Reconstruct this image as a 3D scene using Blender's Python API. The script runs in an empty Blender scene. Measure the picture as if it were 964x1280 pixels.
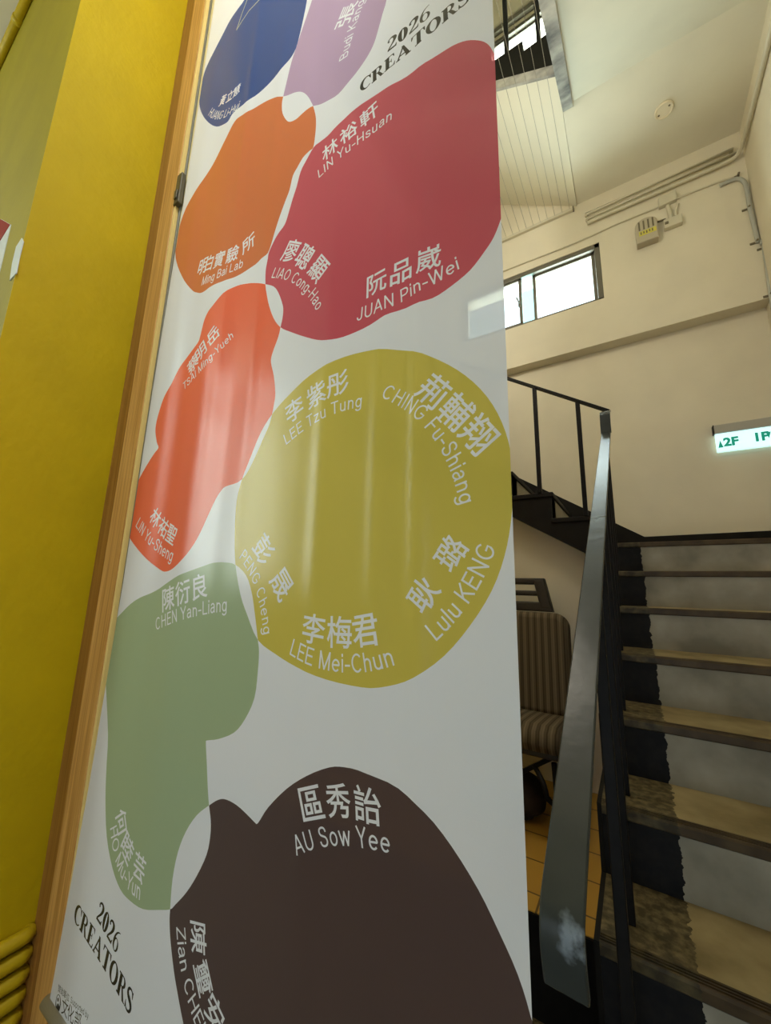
import bpy, bmesh, math, random
import numpy as np
from mathutils import Vector, Matrix
from mathutils.geometry import delaunay_2d_cdt

random.seed(7)
PI = math.pi
EZ = 1.464            # eye height above the floor; shapes below are given relative to eye level
C = bpy.context.scene.collection
sc = bpy.context.scene

# ------------------------------------------------------------------ camera
FPX, YAW, PIT, ROL = 483.64, 0.568631, 0.190968, 0.024757
def cam_axes():
    cy, sy = math.cos(YAW), math.sin(YAW); cp, sp = math.cos(PIT), math.sin(PIT)
    cr, sr = math.cos(ROL), math.sin(ROL)
    fw = Vector((-sy*cp, cy*cp, sp)); r = Vector((cy, sy, 0)); u = r.cross(fw)
    return cr*r + sr*u, -sr*r + cr*u, fw
RT, UP, FW = cam_axes()
cam_d = bpy.data.cameras.new('camera'); cam = bpy.data.objects.new('camera', cam_d); C.objects.link(cam)
cam_d.sensor_fit = 'VERTICAL'; cam_d.sensor_height = 36.0; cam_d.lens = FPX/1280*36.0
cam_d.clip_start = 0.03; cam_d.clip_end = 200
cam.matrix_world = Matrix((
    (RT.x, UP.x, -FW.x, 0), (RT.y, UP.y, -FW.y, 0), (RT.z, UP.z, -FW.z, EZ), (0, 0, 0, 1)))
sc.camera = cam
def ray(x, y):
    return RT*((x-482)/FPX) - UP*((y-640)/FPX) + FW
def onY(x, y, Y):
    d = ray(x, y); return d*(Y/d.y)
def onX(x, y, X):
    d = ray(x, y); return d*(X/d.x)
def onZ(x, y, Z):
    d = ray(x, y); return d*(Z/d.z)

# ------------------------------------------------------------------ world, lights, exposure
w = bpy.data.worlds.new('world'); sc.world = w; w.use_nodes = True
nt = w.node_tree; bg = nt.nodes['Background']
tc = nt.nodes.new('ShaderNodeTexCoord'); ns = nt.nodes.new('ShaderNodeTexNoise'); cr_ = nt.nodes.new('ShaderNodeValToRGB')
ns.inputs['Scale'].default_value = 6.0; ns.inputs['Detail'].default_value = 4
nt.links.new(tc.outputs['Generated'], ns.inputs['Vector']); nt.links.new(ns.outputs['Fac'], cr_.inputs['Fac'])
cr_.color_ramp.elements[0].position = 0.38; cr_.color_ramp.elements[0].color = (0.45, 0.72, 0.78, 1)
cr_.color_ramp.elements[1].position = 0.5; cr_.color_ramp.elements[1].color = (0.86, 0.93, 1.0, 1)
nt.links.new(cr_.outputs['Color'], bg.inputs['Color']); bg.inputs['Strength'].default_value = 2.6

def area(name, loc, size, size_y, rot, power, col):
    d = bpy.data.lights.new(name, 'AREA'); d.shape = 'RECTANGLE'; d.size = size; d.size_y = size_y
    d.energy = power; d.color = col
    o = bpy.data.objects.new(name, d); C.objects.link(o)
    o.location = (loc[0], loc[1], loc[2]+EZ); o.rotation_euler = rot
    return o
# daylight entering by the windows of the place
area('daylight_stair_window', (-0.68, 3.80, 2.86), 1.3, 0.56, (-PI/2, 0, 0), 45, (0.90, 0.96, 1.0))
area('daylight_upper_window', (-0.75, 3.80, 6.17), 1.5, 0.55, (-PI/2, 0, 0), 60, (0.9, 0.96, 1.0))
area('daylight_front_window', (-5.12, -2.75, 1.70), 0.72, 3.3, (PI/2, 0, 0), 135, (1.0, 0.96, 0.86))
def lamp(name, loc, r, power, col):
    d = bpy.data.lights.new(name, 'POINT'); d.shadow_soft_size = r; d.energy = power; d.color = col
    o = bpy.data.objects.new(name, d); C.objects.link(o); o.location = (loc[0], loc[1], loc[2]+EZ); return o
lamp('stairwell_lamp', (-0.85, 1.45, 2.65), .25, 50, (1.0, 0.92, 0.76))
area('banner_fill_light', (0.15, -0.80, 3.15), 0.5, 0.9, (PI/4, 0, 0), 52, (0.98, 0.99, 0.97))  # unseen fill added to brighten the banner from above
area('daylight_entrance_door', (0.05, -2.75, -0.45), 1.1, 1.9, (PI/2, 0, 0), 10, (0.55, 0.74, 1.0))

sc.view_settings.view_transform = 'Standard'; sc.view_settings.look = 'None'
sc.view_settings.gamma = 1.0; sc.view_settings.use_curve_mapping = False
sc.view_settings.exposure = 0.12
sc.cycles.use_denoising = True
sc.cycles.max_bounces = 10
sc.cycles.diffuse_bounces = 6

# ------------------------------------------------------------------ materials
def lin(c):
    return tuple(((v/255)/12.92 if v/255 <= .04045 else ((v/255+.055)/1.055)**2.4) for v in c)
def M(name, col, rough=0.6, metal=0.0, noise=0.0, nscale=8.0, bump=0.0, bscale=60.0, col2=None, emit=None, spec=0.5, detail=5):
    m = bpy.data.materials.new(name); m.use_nodes = True
    t = m.node_tree; b = t.nodes['Principled BSDF']
    b.inputs['Base Color'].default_value = (*col, 1); b.inputs['Roughness'].default_value = rough
    b.inputs['Metallic'].default_value = metal; b.inputs['Specular IOR Level'].default_value = spec
    tcn = t.nodes.new('ShaderNodeTexCoord')
    if noise > 0 or col2:
        n = t.nodes.new('ShaderNodeTexNoise'); n.inputs['Scale'].default_value = nscale; n.inputs['Detail'].default_value = detail
        r = t.nodes.new('ShaderNodeValToRGB')
        r.color_ramp.elements[0].position = 0.3; r.color_ramp.elements[1].position = 0.7
        c2 = col2 or tuple(min(1, v*(1+noise)) for v in col)
        c1 = col if col2 else tuple(v*(1-noise) for v in col)
        r.color_ramp.elements[0].color = (*c1, 1); r.color_ramp.elements[1].color = (*c2, 1)
        t.links.new(tcn.outputs['Object'], n.inputs['Vector']); t.links.new(n.outputs['Fac'], r.inputs['Fac'])
        t.links.new(r.outputs['Color'], b.inputs['Base Color'])
    if bump > 0:
        n2 = t.nodes.new('ShaderNodeTexNoise'); n2.inputs['Scale'].default_value = bscale; n2.inputs['Detail'].default_value = 3
        bp = t.nodes.new('ShaderNodeBump'); bp.inputs['Strength'].default_value = bump; bp.inputs['Distance'].default_value = 0.004
        t.links.new(tcn.outputs['Object'], n2.inputs['Vector']); t.links.new(n2.outputs['Fac'], bp.inputs['Height'])
        t.links.new(bp.outputs['Normal'], b.inputs['Normal'])
    if emit:
        b.inputs['Emission Color'].default_value = (*emit[0], 1); b.inputs['Emission Strength'].default_value = emit[1]
    return m
CREAM = M('cream_wall_paint', (0.70, 0.635, 0.475), 0.7, noise=0.05, nscale=2.5, bump=0.15, bscale=90)
WHITE = M('ceiling_paint', (0.72, 0.68, 0.53), 0.8, noise=0.06, nscale=2.0)
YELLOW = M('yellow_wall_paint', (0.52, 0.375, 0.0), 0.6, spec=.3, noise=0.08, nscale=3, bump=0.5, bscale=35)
PALE = M('olive_yellow', (0.335, 0.27, 0.008), 0.6, spec=.25, noise=0.07, nscale=3, bump=0.25, bscale=35)  # darker yellow for the front face of the left partition
BLACK = M('black_gloss_paint', (0.007, 0.006, 0.005), 0.5, spec=.15, noise=0.3, nscale=30)
STRINGER = M('black_brown_paint', (0.009, 0.0075, 0.005), 0.55, spec=.15, noise=0.3, nscale=12)
GREYDIRT = M('dirty_plaster', (0.52, 0.50, 0.42), 0.9, nscale=7, col2=(0.12, 0.12, 0.115), detail=6)
DARKWALL = M('hall_wall_paint', (0.55, 0.50, 0.38), 0.8)
TERRAZZO = M('brown_terrazzo', (0.025, 0.019, 0.009), 0.5, nscale=120, col2=(0.16, 0.12, 0.05), detail=3)
FRAME = M('window_aluminium', (0.16, 0.145, 0.11), 0.45, metal=0.4)
PIPE = M('painted_conduit', (0.60, 0.55, 0.40), 0.55, noise=0.05, nscale=10)
PIPEGREY = M('grey_conduit', (0.42, 0.42, 0.36), 0.55, noise=0.08, nscale=10)
CLAMP = M('clamp_metal', (0.20, 0.17, 0.11), 0.5, metal=0.6)
RAIL = M('dark_grey_rail_paint', (0.034, 0.039, 0.037), 0.27, noise=0.12, nscale=12, bump=0.2, bscale=22, spec=.28)
def pale_patch(m):  # mottled blue-grey patch on the curled lower end of the handrail
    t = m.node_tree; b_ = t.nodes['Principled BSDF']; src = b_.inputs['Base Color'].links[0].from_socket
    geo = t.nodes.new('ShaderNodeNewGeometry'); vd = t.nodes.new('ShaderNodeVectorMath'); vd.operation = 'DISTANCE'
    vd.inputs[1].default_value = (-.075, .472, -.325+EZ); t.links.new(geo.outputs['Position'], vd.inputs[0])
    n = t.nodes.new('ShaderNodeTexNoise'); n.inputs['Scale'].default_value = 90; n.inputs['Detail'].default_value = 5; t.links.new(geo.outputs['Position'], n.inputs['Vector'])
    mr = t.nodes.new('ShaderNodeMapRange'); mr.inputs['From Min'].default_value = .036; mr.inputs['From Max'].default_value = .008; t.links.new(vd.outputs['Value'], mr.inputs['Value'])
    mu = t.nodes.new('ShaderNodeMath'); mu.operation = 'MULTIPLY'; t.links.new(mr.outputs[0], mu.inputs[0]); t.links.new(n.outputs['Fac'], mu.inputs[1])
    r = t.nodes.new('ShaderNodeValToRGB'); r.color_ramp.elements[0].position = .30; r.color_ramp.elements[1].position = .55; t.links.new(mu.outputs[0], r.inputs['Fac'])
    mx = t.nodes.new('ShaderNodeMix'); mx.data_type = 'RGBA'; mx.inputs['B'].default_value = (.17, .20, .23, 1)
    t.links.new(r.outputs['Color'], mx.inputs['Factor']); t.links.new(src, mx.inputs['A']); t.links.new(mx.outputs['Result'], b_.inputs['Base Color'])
pale_patch(RAIL)
GLASS = bpy.data.materials.new('window_glass'); GLASS.use_nodes = True
_t = GLASS.node_tree; _b = _t.nodes['Principled BSDF']; _o = _t.nodes['Material Output']
_tr = _t.nodes.new('ShaderNodeBsdfTransparent'); _gl = _t.nodes.new('ShaderNodeBsdfGlossy'); _mx = _t.nodes.new('ShaderNodeMixShader')
_tr.inputs['Color'].default_value = (0.9, 0.97, 0.97, 1); _gl.inputs['Roughness'].default_value = 0.02; _mx.inputs['Fac'].default_value = 0.06
_t.links.new(_tr.outputs[0], _mx.inputs[1]); _t.links.new(_gl.outputs[0], _mx.inputs[2]); _t.links.new(_mx.outputs[0], _o.inputs['Surface'])
GLASS2 = GLASS.copy(); GLASS2.name = 'tinted_glass'; GLASS2.node_tree.nodes['Transparent BSDF'].inputs['Color'].default_value = (0.62, 0.84, 0.84, 1)

def wood_mat():
    m = M('varnished_wood', (0.45, 0.22, 0.06), 0.4)
    t = m.node_tree; b = t.nodes['Principled BSDF']
    tcn = t.nodes.new('ShaderNodeTexCoord'); mp = t.nodes.new('ShaderNodeMapping'); mp.inputs['Scale'].default_value = (60, 60, 1.2)
    n = t.nodes.new('ShaderNodeTexNoise'); n.inputs['Scale'].default_value = 2.0; n.inputs['Detail'].default_value = 6; n.inputs['Distortion'].default_value = 0.6
    r = t.nodes.new('ShaderNodeValToRGB'); r.color_ramp.elements[0].position = 0.3; r.color_ramp.elements[1].position = 0.72
    r.color_ramp.elements[0].color = (0.40, 0.18, 0.035, 1); r.color_ramp.elements[1].color = (0.72, 0.41, 0.13, 1)
    t.links.new(tcn.outputs['Object'], mp.inputs['Vector']); t.links.new(mp.outputs[0], n.inputs['Vector'])
    t.links.new(n.outputs['Fac'], r.inputs['Fac']); t.links.new(r.outputs['Color'], b.inputs['Base Color'])
    return m
WOOD = wood_mat()

def painted_step(name, ca, cb, scale, black, rough, blackb=None, bscale=40.0):
    """step surface whose left end (world x below 0.046) is painted; ragged edge"""
    m = M(name, ca, rough); t = m.node_tree; b = t.nodes['Principled BSDF']; b.inputs['Specular IOR Level'].default_value = 0.2
    geo = t.nodes.new('ShaderNodeNewGeometry'); sep = t.nodes.new('ShaderNodeSeparateXYZ')
    t.links.new(geo.outputs['Position'], sep.inputs[0])
    n = t.nodes.new('ShaderNodeTexNoise'); n.inputs['Scale'].default_value = 45; n.inputs['Detail'].default_value = 4
    t.links.new(geo.outputs['Position'], n.inputs['Vector'])
    ma = t.nodes.new('ShaderNodeMath'); ma.operation = 'MULTIPLY_ADD'; ma.inputs[1].default_value = 0.030
    t.links.new(n.outputs['Fac'], ma.inputs[0]); t.links.new(sep.outputs['X'], ma.inputs[2])
    gt = t.nodes.new('ShaderNodeMath'); gt.operation = 'GREATER_THAN'; gt.inputs[1].default_value = 0.046+0.015
    t.links.new(ma.outputs[0], gt.inputs[0])
    n2 = t.nodes.new('ShaderNodeTexNoise'); n2.inputs['Scale'].default_value = scale; n2.inputs['Detail'].default_value = 7
    t.links.new(geo.outputs['Position'], n2.inputs['Vector'])
    r = t.nodes.new('ShaderNodeValToRGB'); r.color_ramp.elements[0].position = 0.32; r.color_ramp.elements[1].position = 0.7
    r.color_ramp.elements[0].color = (*ca, 1); r.color_ramp.elements[1].color = (*cb, 1)
    t.links.new(n2.outputs['Fac'], r.inputs['Fac'])
    n3 = t.nodes.new('ShaderNodeTexNoise'); n3.inputs['Scale'].default_value = bscale; n3.inputs['Detail'].default_value = 6
    t.links.new(geo.outputs['Position'], n3.inputs['Vector'])
    r3 = t.nodes.new('ShaderNodeValToRGB'); r3.color_ramp.elements[0].position = 0.4; r3.color_ramp.elements[1].position = 0.72
    r3.color_ramp.elements[0].color = (*black, 1); r3.color_ramp.elements[1].color = (*(blackb or black), 1)
    t.links.new(n3.outputs['Fac'], r3.inputs['Fac'])
    mx = t.nodes.new('ShaderNodeMix'); mx.data_type = 'RGBA'
    t.links.new(gt.outputs[0], mx.inputs['Factor']); t.links.new(r3.outputs['Color'], mx.inputs['A']); t.links.new(r.outputs['Color'], mx.inputs['B'])
    t.links.new(mx.outputs['Result'], b.inputs['Base Color'])
    return m
RISER = painted_step('concrete_riser', (0.19, 0.175, 0.135), (0.36, 0.335, 0.27), 6, (0.006, 0.006, 0.007), 0.7, (0.012, 0.011, 0.010))
TREAD = painted_step('worn_terrazzo_tread', (0.19, 0.145, 0.065), (0.35, 0.28, 0.145), 9, (0.055, 0.044, 0.022), 0.55, (0.19, 0.15, 0.075), 55)
NOSE = painted_step('grooved_nosing', (0.040, 0.027, 0.014), (0.088, 0.060, 0.030), 14, (0.035, 0.028, 0.015), 0.5, (0.11, 0.085, 0.04), 30)

def tile_mat():
    m = M('yellow_floor_tile', (0.5, 0.3, 0.06), 0.45); t = m.node_tree; b = t.nodes['Principled BSDF']
    geo = t.nodes.new('ShaderNodeNewGeometry'); br = t.nodes.new('ShaderNodeTexBrick')
    br.offset = 0.0; br.inputs['Scale'].default_value = 1.0
    br.inputs['Brick Width'].default_value = 0.2; br.inputs['Row Height'].default_value = 0.2; br.inputs['Mortar Size'].default_value = 0.004
    br.inputs['Color1'].default_value = (0.62, 0.36, 0.06, 1); br.inputs['Color2'].default_value = (0.55, 0.31, 0.05, 1); br.inputs['Mortar'].default_value = (0.14, 0.08, 0.02, 1)
    t.links.new(geo.outputs['Position'], br.inputs['Vector']); t.links.new(br.outputs['Color'], b.inputs['Base Color'])
    return m
TILE = tile_mat()
def plank_mat():
    return WHITE

# ------------------------------------------------------------------ mesh helpers
class MB:
    def __init__(self):
        self.bm = bmesh.new(); self.mats = []
    def mi(self, mat):
        if mat is None: return 0
        if mat not in self.mats: self.mats.append(mat)
        return self.mats.index(mat)
    def _set(self, faces, mat, smooth=False):
        i = self.mi(mat)
        for f in faces: f.material_index = i; f.smooth = smooth
    def box(self, a, b, mat=None, bev=0.0, seg=2):
        a = Vector(a); b = Vector(b)
        lo = Vector((min(a.x, b.x), min(a.y, b.y), min(a.z, b.z))); hi = Vector((max(a.x, b.x), max(a.y, b.y), max(a.z, b.z)))
        r = bmesh.ops.create_cube(self.bm, size=1.0); vs = r['verts']
        for v in vs:
            v.co = Vector((lo.x+(v.co.x+.5)*(hi.x-lo.x), lo.y+(v.co.y+.5)*(hi.y-lo.y), lo.z+(v.co.z+.5)*(hi.z-lo.z)))
        fs = set(f for v in vs for f in v.link_faces); self._set(fs, mat)
        if bev > 0:
            es = list(set(e for v in vs for e in v.link_edges))
            rr = bmesh.ops.bevel(self.bm, geom=es, offset=bev, segments=seg, affect='EDGES', profile=0.5)
            self._set(rr['faces'], mat)
        return self
    def hexa(self, p, mat=None, bev=0.0):
        """eight points: bottom loop 0-3, top loop 4-7"""
        vs = [self.bm.verts.new(Vector(q)) for q in p]
        fs = [self.bm.faces.new([vs[i] for i in l]) for l in ((3, 2, 1, 0), (4, 5, 6, 7), (0, 1, 5, 4), (1, 2, 6, 5), (2, 3, 7, 6), (3, 0, 4, 7))]
        self._set(fs, mat)
        bmesh.ops.recalc_face_normals(self.bm, faces=fs)
        if bev > 0:
            es = list(set(e for v in vs for e in v.link_edges))
            rr = bmesh.ops.bevel(self.bm, geom=es, offset=bev, segments=2, affect='EDGES', profile=0.5); self._set(rr['faces'], mat)
        return self
    def prism(self, poly, axis, a, b, mat=None, bev=0.0, seg=2, smooth=False):
        """poly of 2D points; axis 'x','y','z' is the extrude axis from a to b"""
        def P(q, t):
            return Vector((t, q[0], q[1])) if axis == 'x' else Vector((q[0], t, q[1])) if axis == 'y' else Vector((q[0], q[1], t))
        A = [self.bm.verts.new(P(q, a)) for q in poly]; B = [self.bm.verts.new(P(q, b)) for q in poly]
        n = len(poly)
        fs = [self.bm.faces.new(A), self.bm.faces.new(B[::-1])]
        side = [self.bm.faces.new((A[(i+1) % n], A[i], B[i], B[(i+1) % n])) for i in range(n)]
        self._set(fs, mat); self._set(side, mat, smooth)
        bmesh.ops.recalc_face_normals(self.bm, faces=fs+side)
        if bev > 0:
            es = list(set(e for f in fs for e in f.edges))
            rr = bmesh.ops.bevel(self.bm, geom=es, offset=bev, segments=seg, affect='EDGES', profile=0.5); self._set(rr['faces'], mat, smooth)
        return self
    def tube(self, pts, r, mat=None, n=12, caps=True, smooth=True, flat=None):
        pts = [Vector(p) for p in pts]; rings = []
        t0 = (pts[1]-pts[0]).normalized()
        ref = Vector((0, 0, 1)) if abs(t0.z) < 0.9 else Vector((1, 0, 0))
        nx = t0.cross(ref).normalized()
        for i, p in enumerate(pts):
            if i == 0: t = (pts[1]-pts[0])
            elif i == len(pts)-1: t = (pts[-1]-pts[-2])
            else: t = (pts[i+1]-pts[i]).normalized()+(pts[i]-pts[i-1]).normalized()
            t.normalize(); nx = (nx-t*nx.dot(t)).normalized(); ny = t.cross(nx)
            rr = r[i] if isinstance(r, (list, tuple)) else r
            f = flat or 1.0
            rings.append([self.bm.verts.new(p+nx*(rr*math.cos(2*PI*k/n))+ny*(rr*f*math.sin(2*PI*k/n))) for k in range(n)])
        fs = []
        for a, b in zip(rings, rings[1:]):
            for k in range(n): fs.append(self.bm.faces.new((a[k], a[(k+1) % n], b[(k+1) % n], b[k])))
        self._set(fs, mat, smooth)
        cp = []
        if caps:
            cp = [self.bm.faces.new(rings[0][::-1]), self.bm.faces.new(rings[-1])]; self._set(cp, mat)
        bmesh.ops.recalc_face_normals(self.bm, faces=fs+cp)
        return self
    def bar(self, a, b, wx, wy, mat=None, up=(0, 0, 1), bev=0.0):
        """square bar from a to b; wx across, wy along the up-ish side"""
        a = Vector(a); b = Vector(b); t = (b-a).normalized(); u = Vector(up)
        if abs(t.dot(u)) > .95: u = Vector((0, 1, 0))
        s = t.cross(u).normalized(); u = s.cross(t).normalized()
        q = [(-1, -1), (1, -1), (1, 1), (-1, 1)]
        return self.hexa([a+s*(wx/2*i)+u*(wy/2*j) for i, j in q]+[b+s*(wx/2*i)+u*(wy/2*j) for i, j in q], mat, bev)
    def strip(self, cs, hs, thick, mat=None, tilt=0.0):
        """flat bar: centre points cs, half widths along x hs, thickness along the local normal"""
        cs = [Vector(c) for c in cs]; rings = []
        for i, c in enumerate(cs):
            t = (cs[min(i+1, len(cs)-1)]-cs[max(i-1, 0)]).normalized(); nn = Vector((1, 0, 0)).cross(t).normalized()
            h = hs[i] if isinstance(hs, (list, tuple)) else hs
            rings.append([self.bm.verts.new(c+Vector((sx*h, 0, 0))+nn*(thick*sz+sx*h*tilt)) for sx, sz in ((-1, 0), (1, 0), (1, -1), (-1, -1))])
        fs = []
        for a, b in zip(rings, rings[1:]):
            for k in range(4): fs.append(self.bm.faces.new((a[k], a[(k+1) % 4], b[(k+1) % 4], b[k])))
        fs += [self.bm.faces.new(rings[0][::-1]), self.bm.faces.new(rings[-1])]
        self._set(fs, mat); bmesh.ops.recalc_face_normals(self.bm, faces=fs)
        return self
    def cyl(self, c, r, h, axis='z', n=24, mat=None, r2=None):
        c = Vector(c); ax = {'x': Vector((1, 0, 0)), 'y': Vector((0, 1, 0)), 'z': Vector((0, 0, 1))}[axis]
        return self.tube([c, c+ax*h], [r, r if r2 is None else r2], mat, n)

def wloc(p):
    v = Vector((0, 0, 0))
    while p is not None: v += p.location; p = p.parent
    return v
TOPS = []
def obj(name, mb, mat=None, parent=None, kind=None, label=None, cat=None, group=None, smooth_angle=None):
    me = bpy.data.meshes.new(name); mb.bm.to_mesh(me); mb.bm.free()
    o = bpy.data.objects.new(name, me); C.objects.link(o)
    if mb.mats:
        for m_ in mb.mats: me.materials.append(m_)
    else: me.materials.append(mat)
    if parent is not None:
        o.parent = parent; off = wloc(parent)
    else:
        co = np.empty(len(me.vertices)*3); me.vertices.foreach_get('co', co); co = co.reshape(-1, 3)
        lo, hi = co.min(0), co.max(0); off = Vector(((lo[0]+hi[0])/2, (lo[1]+hi[1])/2, lo[2])); o.location = off; TOPS.append(o)
    me.transform(Matrix.Translation(-off))
    if kind: o['kind'] = kind
    if label: o['label'] = label
    if cat: o['category'] = cat
    if group: o['group'] = group
    return o
def thing(name, label, cat, loc, group=None, kind=None):
    o = bpy.data.objects.new(name, None); C.objects.link(o); o.location = loc; o.empty_display_size = 0.05
    o['label'] = label; o['category'] = cat; TOPS.append(o)
    if group: o['group'] = group
    if kind: o['kind'] = kind
    return o
def struct(name, mb, mat=None, parent=None):
    return obj(name, mb, mat, parent, kind='structure' if parent is None else None)

# ------------------------------------------------------------------ room shell
YW, YL, XR = 3.53, 3.65, 1.0      # upper back wall, lower back wall, right wall
FL = -EZ; ZC = 3.63; ROOF = 7.3
PLAT, YP = -1.15, 1.70             # raised tiled floor and its front edge

struct('floor', MB().box((-6.2, -2.75, FL-.1), (1.2, YL+.15, FL), TERRAZZO))
b = MB(); b.box((-3.0, YP, FL), (-0.131, 2.80, PLAT-.004), BLACK); b.box((-3.0, YP+.01, PLAT-.004), (-0.131, 2.80, PLAT), TILE)
struct('floor_raised', b)

# back wall: lower face, beam and the upper face with two window openings
W1 = (-1.35, -0.02, 2.55, 3.13)
W2 = (-1.62, 0.05, 5.92, 6.40)
b = MB()
b.box((-3.0, YL, FL), (XR, YL+.15, 2.12), CREAM)
xs = [-3.0, W2[0], W1[0], W1[1], W2[1], XR]
b.box((-3.0, YW, 2.12), (XR, YL+.15, W1[2]), CREAM)
b.box((-3.0, YW, W1[2]), (W1[0], YL+.15, W1[3]), CREAM); b.box((W1[1], YW, W1[2]), (XR, YL+.15, W1[3]), CREAM)
b.box((-3.0, YW, W1[3]), (XR, YL+.15, W2[2]), CREAM)
b.box((-3.0, YW, W2[2]), (W2[0], YL+.15, W2[3]), CREAM); b.box((W2[1], YW, W2[2]), (XR, YL+.15, W2[3]), CREAM)
b.box((-3.0, YW, W2[3]), (XR, YL+.15, ROOF), CREAM)
struct('wall_back', b)
struct('wall_right', MB().box((XR, -2.75, FL), (XR+.15, YL+.15, ROOF), CREAM))
# yellow pillar end of the left partition
b = MB()
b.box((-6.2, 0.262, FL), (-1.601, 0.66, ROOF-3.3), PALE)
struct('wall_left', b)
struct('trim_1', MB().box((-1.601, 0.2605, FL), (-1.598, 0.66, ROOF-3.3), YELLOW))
struct('wall_left_rear', MB().box((-3.15, 0.66, FL), (-3.0, YL+.15, ROOF), CREAM))
# front wall with its tall window
b = MB(); fy = -2.75; FX0, FX1, FZ0, FZ1 = -5.52, -4.72, -0.02, 3.42
b.box((-6.2, fy, FL), (-.55, fy+.12, FZ0), DARKWALL); b.box((.65, fy, FL), (1.15, fy+.12, FZ0), DARKWALL); b.box((-6.2, fy, FZ1), (1.15, fy+.12, 3.5), DARKWALL)
b.box((-6.2, fy, FZ0), (FX0, fy+.12, FZ1), DARKWALL); b.box((FX1, fy, FZ0), (-.55, fy+.12, FZ1), DARKWALL); b.box((.65, fy, FZ0), (1.15, fy+.12, FZ1), DARKWALL); b.box((-.55, fy, .60), (.65, fy+.12, FZ1), DARKWALL)
struct('wall_front', b)
struct('wall_side', MB().box((-6.35, -2.75, FL), (-6.2, 0.6, 3.5), DARKWALL))
# ceiling of the hall, roof of the stairwell
b = MB(); b.box((-6.35, -2.75, 3.50), (-0.17, 0.85, 3.62), WHITE); b.box((-3.15, 0.85, 3.62), (-1.62, YL+.15, 3.78), WHITE)
b.box((-3.15, 0.60, ROOF), (XR+.15, YL+.15, ROOF+.1), WHITE); b.box((-3.15, 0.50, 3.62), (XR+.15, 0.60, ROOF+.1), WHITE)
struct('ceiling', b)
# underside of the upper landing and of the upper flight coming down towards the viewer
b = MB()
b.box((-0.170, 2.632, ZC), (XR, YW, ZC+.20), WHITE)
s = 0.66
b.prism([(2.632, ZC), (2.632, ZC+.28), (0.0, ZC+.28-s*2.632), (-2.6, ZC+.28-s*2.632), (-2.6, ZC-s*2.632), (0.0, ZC-s*2.632)], 'x', -0.10, XR, WHITE)
struct('ceiling_landing', b)
b = MB()
b.prism([(2.662, ZC-.012), (2.662, ZC+.28), (0.0, ZC+.28-s*2.632), (0.0, ZC-s*2.632-.012)], 'x', -0.170, -0.10, GREYDIRT)
struct('trim_2', b)

# wall closing the space under the second flight
zb = lambda x: 0.498+(-0.676-x)*0.60     # soffit edge line of flight two
b = MB(); b.prism([(-3.0, PLAT-.3), (-0.131, PLAT-.3), (-0.131, 0.10), (-0.30, zb(-.30)+.03), (-2.2, zb(-2.2)+.03), (-3.0, zb(-2.2)+.03)], 'y', 2.80, 2.90, CREAM)
struct('wall_under_stair', b)

# black skirting on the back wall following the stair
b = MB()
zs = lambda x: 0.435+(0.097-x)*0.645
b.prism([(XR, 0.286), (XR, 0.445), (0.097, 0.435), (-2.2, zs(-2.2)), (-2.2, zs(-2.2)-.42), (0.0, 0.25), (0.2, 0.286)], 'y', YL-.018, YL-.001, STRINGER)
struct('baseboard_back', b)

# ------------------------------------------------------------------ windows
def sash_window(name, X0, X1, Z0, Z1, split, parts):
    o = bpy.data.objects.new(name, None); C.objects.link(o); o.location = ((X0+X1)/2, YW+.03, Z0); o['kind'] = 'structure'; TOPS.append(o)
    f = 0.045; y0, y1 = YW+.005, YW+.085
    b = MB()
    for A, B in (((X0, y0, Z0), (X1, y1, Z0+.02)), ((X0, y0, Z1-f), (X1, y1, Z1)), ((X0, y0, Z0), (X0+f, y1, Z1)), ((X1-f, y0, Z0), (X1, y1, Z1))):
        b.box(A, B, FRAME, .004)
    obj('window_frame', b, None, o)
    for i, (a, c, yy) in enumerate(parts):
        b = MB(); g = .030
        za, zb_ = Z0+.02, Z1-f
        for A, B in (((a, yy, za), (c, yy+.022, za+.022)), ((a, yy, zb_-.022), (c, yy+.022, zb_)), ((a, yy, za), (a+g, yy+.022, zb_)), ((c-g, yy, za), (c, yy+.022, zb_))):
            b.box(A, B, FRAME, .003)
        so = obj('sash', b, None, o)
        obj('pane', MB().box((a+g, yy+.009, za+.022), (c-g, yy+.013, zb_-.022), GLASS), None, so)
    return o
w1 = sash_window('window_1', *W1, None, [(-1.305, -0.715, YW+.018), (-0.615, -0.065, YW+.048)])
obj('pane', MB().box((-0.72, YW+.056, W1[2]+.02), (-0.61, YW+.06, W1[3]-.05), GLASS2), None, w1)
b = MB(); p = onY(646, 375, YW+.0); 
b.tube([(-0.742, YW+.018, 2.80), (-0.742, YW-.012, 2.80), (-0.752, YW-.020, 2.83), (-0.762, YW-.018, 2.855)], .007, FRAME, 8)
b.box((-0.752, YW+.004, 2.76), (-0.730, YW+.019, 2.83), FRAME, .003)
obj('latch', b, None, w1)
w2 = sash_window('window_2', *W2, None, [(-1.575, -0.75, YW+.018), (-0.78, 0.005, YW+.048)])
# dark head rail and hood above the upper window
b = MB(); b.box((W2[0]-.05, YW-.05, 6.44), (W2[1]+.05, YW-.001, 6.50), FRAME, .004); b.box((W2[0]-.05, YW-.035, 6.55), (W2[1]+.05, YW-.001, 6.58), PIPE, .004)
struct('trim_3', b)
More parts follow.
